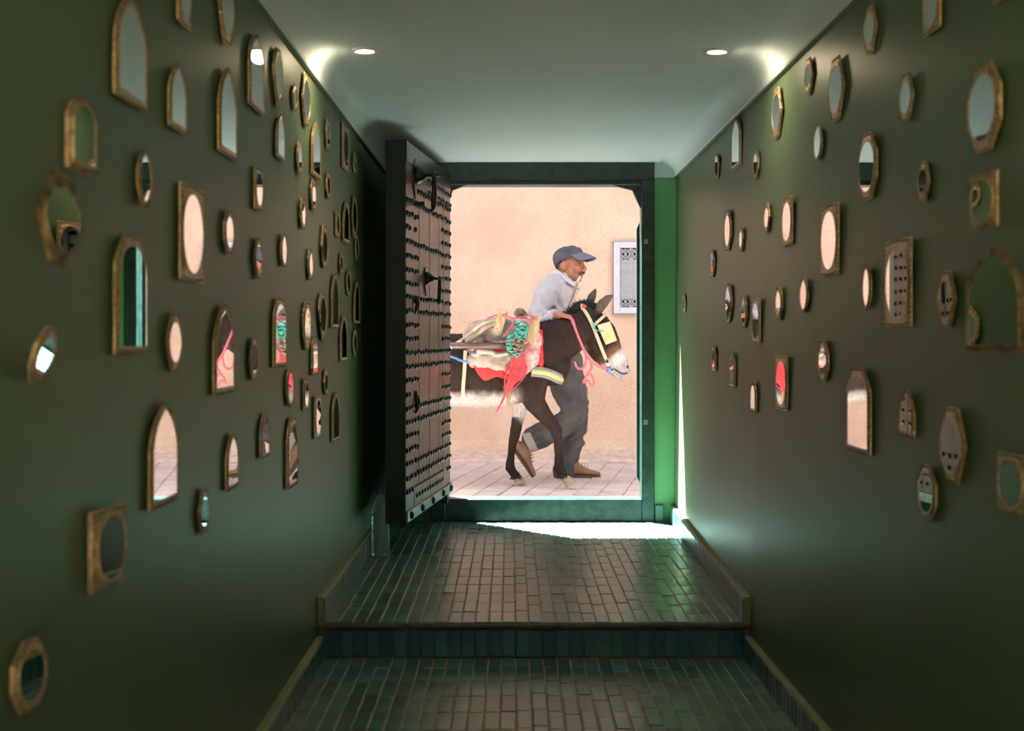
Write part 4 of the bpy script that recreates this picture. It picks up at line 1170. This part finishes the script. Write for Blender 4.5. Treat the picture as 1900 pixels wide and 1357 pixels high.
lumps('upper_sack', [(895, 618, -.12, .13, .13, .085, -.25), (925, 617, -.15, .12, .12, .10, 0), (958, 622, -.15, .12, .12, .10, .1), (905, 618, .12, .13, .13, .085, -.2), (950, 618, .14, .15, .13, .09, .1), (882, 640, -.19, .06, .07, .07, 0)], M['sack'])
lumps('lower_sack', [(895, 666, -.235, .10, .05, .06, .1), (925, 671, -.235, .10, .05, .06, .15), (880, 672, -.225, .04, .04, .035, 0), (945, 664, -.23, .06, .045, .055, 0)], M['sack'])
lumps('pink_bundle', [(975, 662, -.20, .09, .05, .10, .2), (985, 632, -.175, .07, .05, .09, .1), (968, 680, -.20, .085, .045, .05, 0), (945, 684, -.21, .06, .04, .03, .1)], M['pink_cloth'])
lumps('folded_rag', [(905, 652, -.265, .075, .022, .020, .12), (930, 657, -.268, .06, .02, .018, -.15), (890, 660, -.26, .05, .02, .022, .3)], mat('cream_rag', (0.47, 0.38, 0.32), .85, var=.2, vscale=20.0, bump=.5, bscale=50.0), vox=.007, amp=.006, fr=30)
lumps('red_roll', [(998, 640, -.165, .018, .03, .10, .06), (1002, 672, -.165, .02, .03, .06, .0)], M['red_cloth'], vox=.008, amp=.006, fr=25)
lumps('pink_roll', [(905, 600, -.05, .10, .04, .03, -.35), (925, 594, -.06, .07, .035, .028, -.2)], M['pink_cloth'])
def block(px, py, dy, lx, ly, lz, ry, rz=0.0):
    m = Matrix.Translation(D(px, py, dy)) @ Matrix.Rotation(rz, 4, 'Z') @ Matrix.Rotation(ry, 4, 'Y')
    return MB().cbox(-lx/2, lx/2, -ly/2, ly/2, -lz/2, lz/2, .004, m).build('wood_block', M['wood'], pk)
block(929, 598, -.24, .062, .05, .155, .28); block(988, 612, -.22, .066, .05, .18, .16)
def coil(name, loops, mt, r=.0075):
    mb = MB()
    for (px, py, dy, rx, rz, rot) in loops:
        pts = [D(px, py, dy) + Matrix.Rotation(rot, 3, 'Y') @ Vector((rx*math.cos(a), -.02*abs(math.sin(a))-.012*math.cos(3*a), rz*math.sin(a))) for a in [2*math.pi*k/18 for k in range(19)]]
        mb.tube(pts, r, n=6, rnd=False)
    return mb.build(name, mt, pk, smooth=True)
rr = random.Random(5)
coil('teal_rope_coil', [(958+rr.uniform(-9, 9)-(i-6)*.8, 606+i*4.0, -.285+rr.uniform(-.01, .01), rr.uniform(.02, .04), rr.uniform(.014, .026), rr.uniform(-.6, .6)) for i in range(13)], M['teal_rope'])
coil('brown_rope_coil', [(955+rr.uniform(-10, 12), 640+rr.uniform(-6, 12), -.295+rr.uniform(-.01, .01), rr.uniform(.016, .03), rr.uniform(.012, .022), rr.uniform(-1, 1)) for i in range(8)], mat('brown_rope', (0.26, 0.17, 0.12), .8, var=.3, vscale=60.0, bump=.6, bscale=150.0))
M['brown_rope'] = bpy.data.materials['brown_rope']
coil('rope_bundle', [(966+rr.uniform(-4, 4), 583+rr.uniform(-4, 4), -.22, .03, .018, rr.uniform(-.5, .5)) for i in range(6)], M['brown_rope'])
tw = MB()
lines = [[(922, 588, -.255), (945, 590, -.27), (952, 600, -.29), (945, 612, -.29), (935, 625, -.28)], [(905, 592, -.23), (930, 585, -.26), (955, 592, -.28), (985, 588, -.26), (1002, 595, -.22)], [(985, 600, -.25), (975, 596, -.27), (962, 604, -.29)], [(968, 590, -.26), (985, 595, -.26), (1000, 590, -.22)],
         [(955, 630, -.30), (965, 640, -.31), (955, 652, -.31), (945, 645, -.305), (955, 632, -.30)], [(960, 640, -.30), (972, 628, -.29), (982, 640, -.28), (970, 655, -.29)]]
for l in lines: tw.tube(spline([D(*p) for p in l], 5), .0055, n=6)
tw.build('pink_twine', M['pink_rope'], pk, smooth=True)
tw = MB(); rr = random.Random(15)
for i in range(36):                                       # red tassel strands hanging off the load
    x0 = 957 + rr.uniform(-5, 12); x1 = 952 + rr.uniform(-14, 24); x2 = 944 + rr.uniform(-10, 8)
    tw.tube(spline([D(x0, 650+rr.uniform(-4, 6), -.285), D((x0+x1)/2+rr.uniform(-3, 3), 668, -.285), D(x1, 690+rr.uniform(-6, 6), -.27), D(x2, 712+rr.uniform(-16, 14), -.265)], 4), .0031, n=5)
tw.tube(spline([D(946, 700, -.27), D(940, 722, -.265), D(932, 742, -.26), D(922, 760, -.26)], 5), [.011]*6+[.009]*5+[.007]*3+[.004]*2, n=6)
tw.build('red_tassel', M['red_rope'], pk, smooth=True)
strap('girth_strap', [D(866, 650, -.245), D(864, 690, -.248), D(862, 715, -.240), D(861, 740, -.20)], .012, .004, M['cream_strap'], pk)
strap('tie_band', [D(935, 598, -.25), D(905, 607, -.27), D(880, 628, -.26), D(855, 645, -.24)], .012, .005, M['sack'], pk)
strap('tie_band', [D(925, 596, -.25), D(895, 603, -.265), D(868, 625, -.255), D(845, 640, -.235)], .010, .005, M['cream_strap'], pk)
MB().tube(spline([D(946, 706, -.25), D(944, 730, -.235), D(943, 750, -.20)], 5), .012, n=8).build('leather_strap', mat('tan_leather', (0.34, 0.20, 0.11), .6, var=.2, vscale=20.0), pk)
# cart shafts lashed to the load
for s, nm in ((-1, 'near'), (1, 'far')):
    sh = empty('cart_shaft', D(700, 641, s*.30)); tag(sh, ('worn round cart shaft lashed to the side of the pack saddle with rope' if s < 0 else 'second cart shaft on the far flank of the donkey'), 'cart shaft')
    MB().tube([D(560, 640, s*.30), D(700, 640.5, s*.30), D(820, 641, s*.30), D(944, 641.5, s*.285)], .0215, n=16, rnd=False).build('pipe', M['shaft'], sh, smooth=True)
    MB().tube(spline([D(832, 644, s*.30), D(836, 650, s*.325), D(842, 646, s*.325), D(836, 640, s*.325), D(830, 645, s*.32)], 4), .006, n=6).build('lashing', M['cream_strap'], sh)
bc = empty('blue_strap', D(850, 668, -.24)); tag(bc, 'bright blue cord running back along the donkey flank', 'cord')
MB().tube(spline([D(690, 640, -.22), D(760, 650, -.235), D(835, 660, -.245), D(858, 668, -.245), D(882, 674, -.25)], 5), .0085, n=8).build('cord', M['blue'], bc, smooth=True)

# ------------------------------------------------------------------ the man walking behind the donkey
PY_ = 9.18
def P(px, py, dy=0.0): return at(px, py, PY_ + dy)
PK = PY_/F
man = empty('person', (P(1040, 890).x, PY_, ZS)); tag(man, 'man in a grey cap and pale shirt walking beside the donkey with a stick', 'person')
# head, built facing +x then turned
HC = P(1056, 493)
HR = Matrix.Rotation(math.radians(-22), 4, 'Z') @ Matrix.Rotation(math.radians(2), 4, 'Y')
hb = MB()
def hp(x, y, z): return HC + HR.to_3x3() @ Vector((x, y, z))
def hball(x, y, z, rx, ry, rz, rot=0.0): hb.ball(hp(x, y, z), (rx, ry, rz), m=HR @ Matrix.Rotation(rot, 4, 'Y'), u=18, v=12)
hball(-.008, 0, .030, .100, .076, .098); hball(.030, 0, -.015, .070, .066, .085); hball(.040, 0, -.062, .056, .052, .050)
hball(.072, 0, -.098, .022, .026, .020); hball(.086, 0, .030, .016, .055, .016)
for s in (-1, 1):
    hball(.066, s*.042, -.022, .030, .026, .030); hball(.020, s*.056, -.055, .035, .016, .040); hball(.080, s*.034, .026, .018, .022, .010)
    hball(-.014, s*.083, -.004, .021, .013, .034, .2); hball(-.006, s*.079, -.028, .010, .010, .014)
hb.tube([hp(.092, 0, .022), hp(.106, 0, .0), hp(.120, 0, -.026), hp(.112, 0, -.036)], [.010, .012, .016, .013], n=12)
for s in (-1, 1): hball(.104, s*.013, -.034, .011, .009, .009)
hball(.096, 0, -.058, .014, .028, .013); hball(.094, 0, -.070, .012, .022, .008); hball(.090, 0, -.080, .011, .020, .008)
# neck, torso, limbs: one surface
hb.tube([HC + Vector((-.03, 0, -.06)), P(1045, 516), P(1041, 528), P(1040, 540)], [.055, .054, .055, .06], n=16)
def limb(rows, n=14): hb.tube([P(a, b, c) for a, b, c, _ in rows], [r for *_, r in rows], n=n)
hb.tube([P(1038, 536), P(1036, 560), P(1038, 600), P(1042, 640), P(1044, 668)], [(.06, .13), (.09, .165), (.095, .16), (.10, .155), (.10, .16)], n=20)
limb([(1022, 536, -.17, .058), (1008, 566, -.24, .046), (1000, 592, -.30, .042), (1006, 596, -.33, .040), (1024, 589, -.46, .034), (1038, 584, -.54, .027)])
limb([(1050, 538, .17, .058), (1046, 575, .22, .046), (1038, 602, .23, .042), (1036, 622, .20, .036), (1034, 640, .17, .028)])
limb([(1040, 668, -.09, .085), (1054, 715, -.09, .075), (1066, 762, -.09, .058), (1045, 785, -.09, .052), (1010, 806, -.09, .045), (984, 820, -.09, .036)])
limb([(1046, 668, .09, .085), (1058, 715, .09, .075), (1068, 765, .09, .058), (1062, 800, .09, .052), (1054, 840, .09, .042), (1050, 868, .09, .036)])
# hands: palm, four fingers, thumb
def hand(W, d, up, lat, curl):
    d = d.normalized(); up = (up - d*up.dot(d)).normalized(); lat = d.cross(up)
    hb.tube([W, W + d*.03, W + d*.075], [(.014, .024), (.015, .038), (.013, .040)], n=12, ref=lat)
    for i, (o, l, r) in enumerate(((-.030, .068, .0088), (-.010, .078, .0092), (.010, .072, .009), (.029, .056, .008))):
        b = W + d*.07 + lat*o; a1 = curl
        p1 = b + (d*math.cos(a1*.5) - up*math.sin(a1*.5))*l*.45; p2 = p1 + (d*math.cos(a1*1.3) - up*math.sin(a1*1.3))*l*.32; p3 = p2 + (d*math.cos(a1*2) - up*math.sin(a1*2))*l*.26
        hb.tube([b, p1, p2, p3], [r, r, r*.92, r*.8], n=8, ref=lat)
    t0 = W + d*.02 - lat*.03; t1 = t0 - lat*.022 + d*.02 - up*.012; t2 = t1 + d*.028 - up*.012
    hb.tube([t0, t1, t2], [.013, .011, .009], n=8, ref=up)
hand(P(1038, 584, -.54), Vector((1, -.30, -.22)), Vector((0, -.2, 1)), None, .8)
hand(P(1034, 640, .17), Vector((-.1, -.2, -1)), Vector((1, 0, 0)), None, .5)
SKIN = (0.40, 0.165, 0.095)
me = remesh(hb, 'body', 0.0048, 3, .4)
def skin(p):
    c = mix(SKIN, (0.40, 0.15, 0.085), .5+.5*noise.noise(p*14))
    q = HR.to_3x3().inverted() @ (p-HC)
    if abs(q.x) < .16 and abs(q.z) < .14:
        c = mix(c, (0.52, 0.20, 0.14), .5*sstep(.09, .12, q.x)*sstep(-.05, -.02, q.z))          # ruddy nose
        c = mix(c, (0.24, 0.125, 0.09), .55*sstep(-.045, -.085, q.z)*sstep(-.03, .03, q.x))      # stubble
        e = min(((q.x-.088)**2 + (q.y-s*.034)**2 + (q.z-.010)**2)**.5 for s in (-1, 1)); c = mix(c, (0.20, 0.085, 0.05), .6*(1-sstep(.008, .02, e)))
        e = min(((q.x-.09)**2 + ((q.y-s*.036)*.5)**2 + ((q.z-.028)*1.6)**2)**.5 for s in (-1, 1)); c = mix(c, (0.06, 0.04, 0.03), .75*(1-sstep(.006, .016, e)))
        if q.x > .085 and -.066 < q.z < -.058 : c = mix(c, (0.18, .06, .05), .6)
    return c
paint(me, skin)
M['skin'] = mat('weathered_skin', SKIN, 0.5, attr=True, var=.06, vscale=40.0, bump=.1, bscale=90.0)
bod = link('body', me, M['skin'], man)
M['eye_white'] = mat('eye_white', (0.6, 0.56, 0.52), .2)
for s in (-1, 1):
    e = MB().ball(hp(.0815, s*.034, .008), (.0085, .010, .005), m=HR).build('eye', M['eye_white'], man, smooth=True)
    MB().ball(hp(.0895, s*.034, .008), (.0045, .0065, .006), m=HR).build('iris', M['eye'], e, smooth=True)
M['grey_hair'] = mat('dark_grey_hair', (0.05, 0.04, 0.035), .8, bump=.6, bscale=150.0)
mb = MB()
for s in (-1, 1): mb.tube([hp(.112, 0, -.047), hp(.106, s*.02, -.050), hp(.092, s*.034, -.062)], [(.008, .008), (.008, .007), (.005, .005)], n=8)
mb.build('moustache', M['grey_hair'], man, smooth=True)
hr = MB(); hr.ball(hp(-.052, 0, .012), (.058, .068, .052), m=HR)
for s in (-1, 1): hr.ball(hp(-.025, s*.060, .035), (.035, .018, .03), m=HR)
link('hair', remesh(hr, 'hair', .006, 3, disp=lambda p: .002*noise.noise(p*90)), M['grey_hair'], man)
# cap
M['cap_cloth'] = mat('faded_navy_cap', (0.060, 0.054, 0.075), .8, col2=(0.10, 0.088, 0.12), vscale=12.0, bump=.35, bscale=60.0)
CR = HR @ Matrix.Rotation(math.radians(-25), 4, 'Y')
CC = hp(-.008, 0, .052)
def cp(x, y, z): return CC + CR.to_3x3() @ Vector((x, y, z))
cb = MB(); n = 28; vs = []; fs = []
prof = [(1.0, -.016), (1.02, .005), (1.0, .028), (.92, .050), (.74, .068), (.48, .080), (.2, .085)]
for k_, (r_, z_) in enumerate(prof):
    for j in range(n):
        a = 2*math.pi*j/n; w_ = 1 + .02*noise.noise(Vector((math.cos(a)*2, math.sin(a)*2, k_*.5)))
        vs.append(cp(.112*r_*w_*math.cos(a), .090*r_*w_*math.sin(a), z_ - (.006*math.cos(a) if k_ > 2 else 0)))
m_ = len(prof)
for i in range(m_-1):
    for j in range(n): fs.append((i*n+j, i*n+(j+1) % n, (i+1)*n+(j+1) % n, (i+1)*n+j))
fs.append(tuple((m_-1)*n+j for j in range(n)))
cap_ = cb.add(vs, fs).build('cap', M['cap_cloth'], man, smooth=True)
sd = cap_.modifiers.new('t', 'SOLIDIFY'); sd.thickness = .004
ss = cap_.modifiers.new('s', 'SUBSURF'); ss.levels = 1; ss.render_levels = 1
bb = MB(); vs = []; fs = []; na, nr = 18, 6
for i in range(nr+1):
    for j in range(na+1):
        a = -1.2 + 2.4*j/na; r_ = i/nr
        xr_ = .098*math.cos(a); yr_ = .088*math.sin(a); zr_ = .050 + .42*xr_
        x = xr_ + .100*r_*math.cos(a*.7)**1.3; y = yr_*(1 + .03*r_)
        vs.append(hp(x, y, zr_*(1-r_) + r_*(.054 - 3.6*y*y) + .010*r_*(1-r_)))
for i in range(nr):
    for j in range(na): q = i*(na+1)+j; fs.append((q, q+1, q+na+2, q+na+1))
brim = bb.add(vs, fs).build('brim', mat('blue_grey_brim', (0.12, 0.13, 0.185), .7, bump=.2, bscale=80.0), cap_, smooth=True)
sd = brim.modifiers.new('t', 'SOLIDIFY'); sd.thickness = .005
MB().ball(cp(0, 0, .087), (.007, .007, .004)).build('cap_button', M['cap_cloth'], cap_, smooth=True)
MB().cbox(-.004, .003, -.022, .022, -.009, .009, .002, Matrix.Translation(cp(.099, -.02, .044)) @ CR @ Matrix.Rotation(-.5, 4, 'Y')).build('cap_badge', mat('pale_green_thread', (0.45, 0.55, 0.5), .7), cap_)

# shirt
sb_ = MB()
def stube(rows, n=20, ref=(0, 1, 0)): sb_.tube([P(a, b, c) for a, b, c, _, _ in rows], [(h, w) for *_, h, w in rows], n=n, ref=ref)
stube([(1045, 522, 0, .075, .085), (1040, 532, 0, .10, .17), (1034, 548, 0, .125, .205), (1033, 575, 0, .132, .205), (1037, 605, 0, .130, .195), (1040, 632, 0, .128, .190), (1042, 650, 0, .130, .195)], n=24)
stube([(1030, 527, -.10, .085, .08), (1018, 537, -.18, .088, .08), (1006, 562, -.245, .076, .074), (999, 588, -.305, .068, .066), (1004, 597, -.335, .062, .062), (1017, 592, -.43, .053, .053), (1027, 588, -.485, .043, .043)], n=16)
stube([(1045, 529, .10, .085, .08), (1051, 538, .18, .085, .08), (1046, 575, .22, .068, .068), (1038, 602, .23, .062, .062), (1036, 618, .205, .052, .052), (1034, 630, .185, .044, .044)], n=16)
def folds(p):
    return .010*noise.noise(Vector((p.x*15+p.z*9, p.y*9, p.z*6))) + .006*noise.noise(p*24) + .013*math.sin((p.x*1.2+p.z*.8)*55 + 4*noise.noise(p*5))*sstep(-.2, .4, noise.noise(p*3+Vector((3, 1, 5))))
M['shirt'] = mat('pale_lilac_shirt', (0.43, 0.40, 0.43), .8, var=.06, vscale=8.0, bump=.25, bscale=30.0)
sh_ = link('shirt', remesh(sb_, 'shirt', .0085, 4, .5, disp=folds), M['shirt'], man)
cb = MB(); vs = []; nA = 28
for k_, (ex, ez) in enumerate(((0.0, .016), (.008, .021), (.026, .008), (.042, -.020))):
    for j in range(nA+1):
        a = 0.28 + (2*math.pi-.56)*j/nA; ca, sa = math.cos(a), math.sin(a)
        pt = 1 + .9*max(0, ca)**3                                   # pointed lapels at the front opening
        vs.append(P(1046.5 + 15*ca, 517 + 13*ca, .074*sa) + Vector((ca*ex*pt*.8, sa*ex*pt, ez*(pt if ez < 0 else 1))))
cb.add(vs, [(k_*(nA+1)+j, k_*(nA+1)+j+1, (k_+1)*(nA+1)+j+1, (k_+1)*(nA+1)+j) for k_ in range(3) for j in range(nA)])
co = cb.build('collar', mat('pale_collar', (0.52, 0.50, 0.56), .8), sh_, smooth=True); sd = co.modifiers.new('t', 'SOLIDIFY'); sd.thickness = .005
MB().tube([P(1021, 591, -.45), P(1031, 586.5, -.505)], [.052, .049], n=16, rnd=False).build('cuff', mat('pale_cuff', (0.52, 0.52, 0.58), .8), sh_)

# trousers
tb = MB()
def ttube(rows, n=18): tb.tube([P(a, b, c) for a, b, c, _, _ in rows], [(h, w) for *_, h, w in rows], n=n)
ttube([(1042, 645, 0, .125, .18), (1045, 675, 0, .14, .19), (1048, 695, 0, .125, .18)], 22)
ttube([(1044, 680, -.085, .125, .10), (1050, 712, -.09, .115, .095), (1058, 745, -.09, .098, .088), (1063, 766, -.09, .088, .082), (1052, 783, -.09, .086, .078), (1030, 795, -.09, .088, .078), (1005, 808, -.09, .092, .080), (988, 816, -.09, .088, .078)])
ttube([(1047, 680, .085, .125, .10), (1058, 712, .09, .112, .095), (1067, 745, .09, .096, .088), (1070, 772, .09, .086, .082), (1066, 800, .09, .082, .078), (1058, 835, .09, .080, .076), (1050, 862, .09, .082, .078), (1046, 876, .09, .084, .078)])
def tf(p):
    return .010*noise.noise(Vector((p.x*11, p.y*9, p.z*11))) + .008*noise.noise(p*22) + .012*math.sin((p.z*1.0-p.x*.5)*62 + 5*noise.noise(p*6))*sstep(-.1, .5, noise.noise(p*4))
M['trouser'] = mat('faded_charcoal_jeans', (0.058, 0.053, 0.055), .85, col2=(0.105, 0.094, 0.09), vscale=7.0, bump=.3, bscale=60.0)
tr_ = link('trousers', remesh(tb, 'trousers', .009, 4, .5, disp=tf), M['trouser'], man)
MB().tube([P(990, 815.5, -.09), P(976, 822, -.09)], [(.088, .080), (.070, .070)], n=18, rnd=False).build('hem', mat('pale_turned_hem', (0.36, 0.32, 0.29), .85, bump=.3, bscale=60), tr_)
# shoes
M['suede'] = mat('brown_suede', (0.27, 0.145, 0.085), .85, var=.2, vscale=14.0, bump=.3, bscale=60.0)
M['sole'] = mat('dark_sole', (0.10, 0.06, 0.04), .8)
def shoe(ankle, dirv, up, tilt_label=None, L_=.27):
    d = dirv.normalized(); up = (up - d*up.dot(d)).normalized(); lat = d.cross(up)
    o = ankle - d*.075
    g = MB()
    secs = [(0.0, .030, .028, .052), (.03, .040, .034, .070), (.08, .043, .042, .092), (.12, .042, .044, .085), (.16, .038, .046, .056), (.20, .034, .047, .042), (.235, .028, .043, .034), (L_-.005, .018, .028, .026)]
    for (x, h, w, top) in secs: pass
    pts = [o + d*x + up*(top/2 - .075) for x, h, w, top in secs]
    g.tube(pts, [(top/2, w) for x, h, w, top in secs], n=16, ref=lat)
    g.tube([ankle - up*.03, ankle + up*.03], [(.044, .042), (.046, .043)], n=14, ref=lat)
    r_ = empty('shoe', ankle); r_.parent = man; r_.matrix_parent_inverse = world_of(man).inverted()
    link('upper', remesh(g, 'upper', .006, 4, disp=lambda p: .0015*noise.noise(p*40)), M['suede'], r_)
    s = MB(); k = 20; loop = []
    for j in range(k):
        a = 2*math.pi*j/k; x = .135 + .142*math.cos(a); w = .046*(1 if math.cos(a) > -.2 else .86)
        loop.append(o + d*x + lat*w*math.sin(a) - up*.088)
    s.prism(loop, up*.018); s.build('sole', M['sole'], r_)
    lc = MB()
    for q in range(4):
        c = o + d*(.125+.02*q) + up*(.008-.006*q)
        lc.tube([c - lat*.03 - up*.012, c + up*.008, c + lat*.03 - up*.012], .003, n=6)
    lc.build('laces', M['cream_strap'], r_)
    return r_
aA = P(976, 830, -.09)
shoe(aA, P(1006, 882, -.09) - P(974, 836, -.09), Vector((.80, 0, .52)))
aB = P(1062, 868, .09); aB.z = ZS + .088
shoe(Vector((P(1062, 868, .09).x, PY_+.09, ZS+.088)), Vector((1, 0, 0)), Vector((0, 0, 1)))
# the stick in his hand
st_ = empty('walking_stick', P(1050, 590, -.5)); tag(st_, 'peeled wooden stick held upright in the hand of the man', 'stick')
MB().tube(spline([at(1038, 640, 8.80), at(1048, 590, 8.75), at(1054, 570, 8.74), at(1066, 540, 8.74), at(1073, 519, 8.75), at(1076, 514, 8.75)], 5), [.0085]*25+[.0055], n=10).build('shaft', mat('peeled_branch', (0.36, 0.24, 0.12), .7, var=.25, vscale=20.0), st_, smooth=True)
MB().tube([at(1071.5, 523, 8.748), at(1075.8, 514.3, 8.748)], [.0095, .007], n=10).build('frayed_tip', mat('pale_peeled_tip', (0.66, 0.55, 0.42), .8), st_, smooth=True)
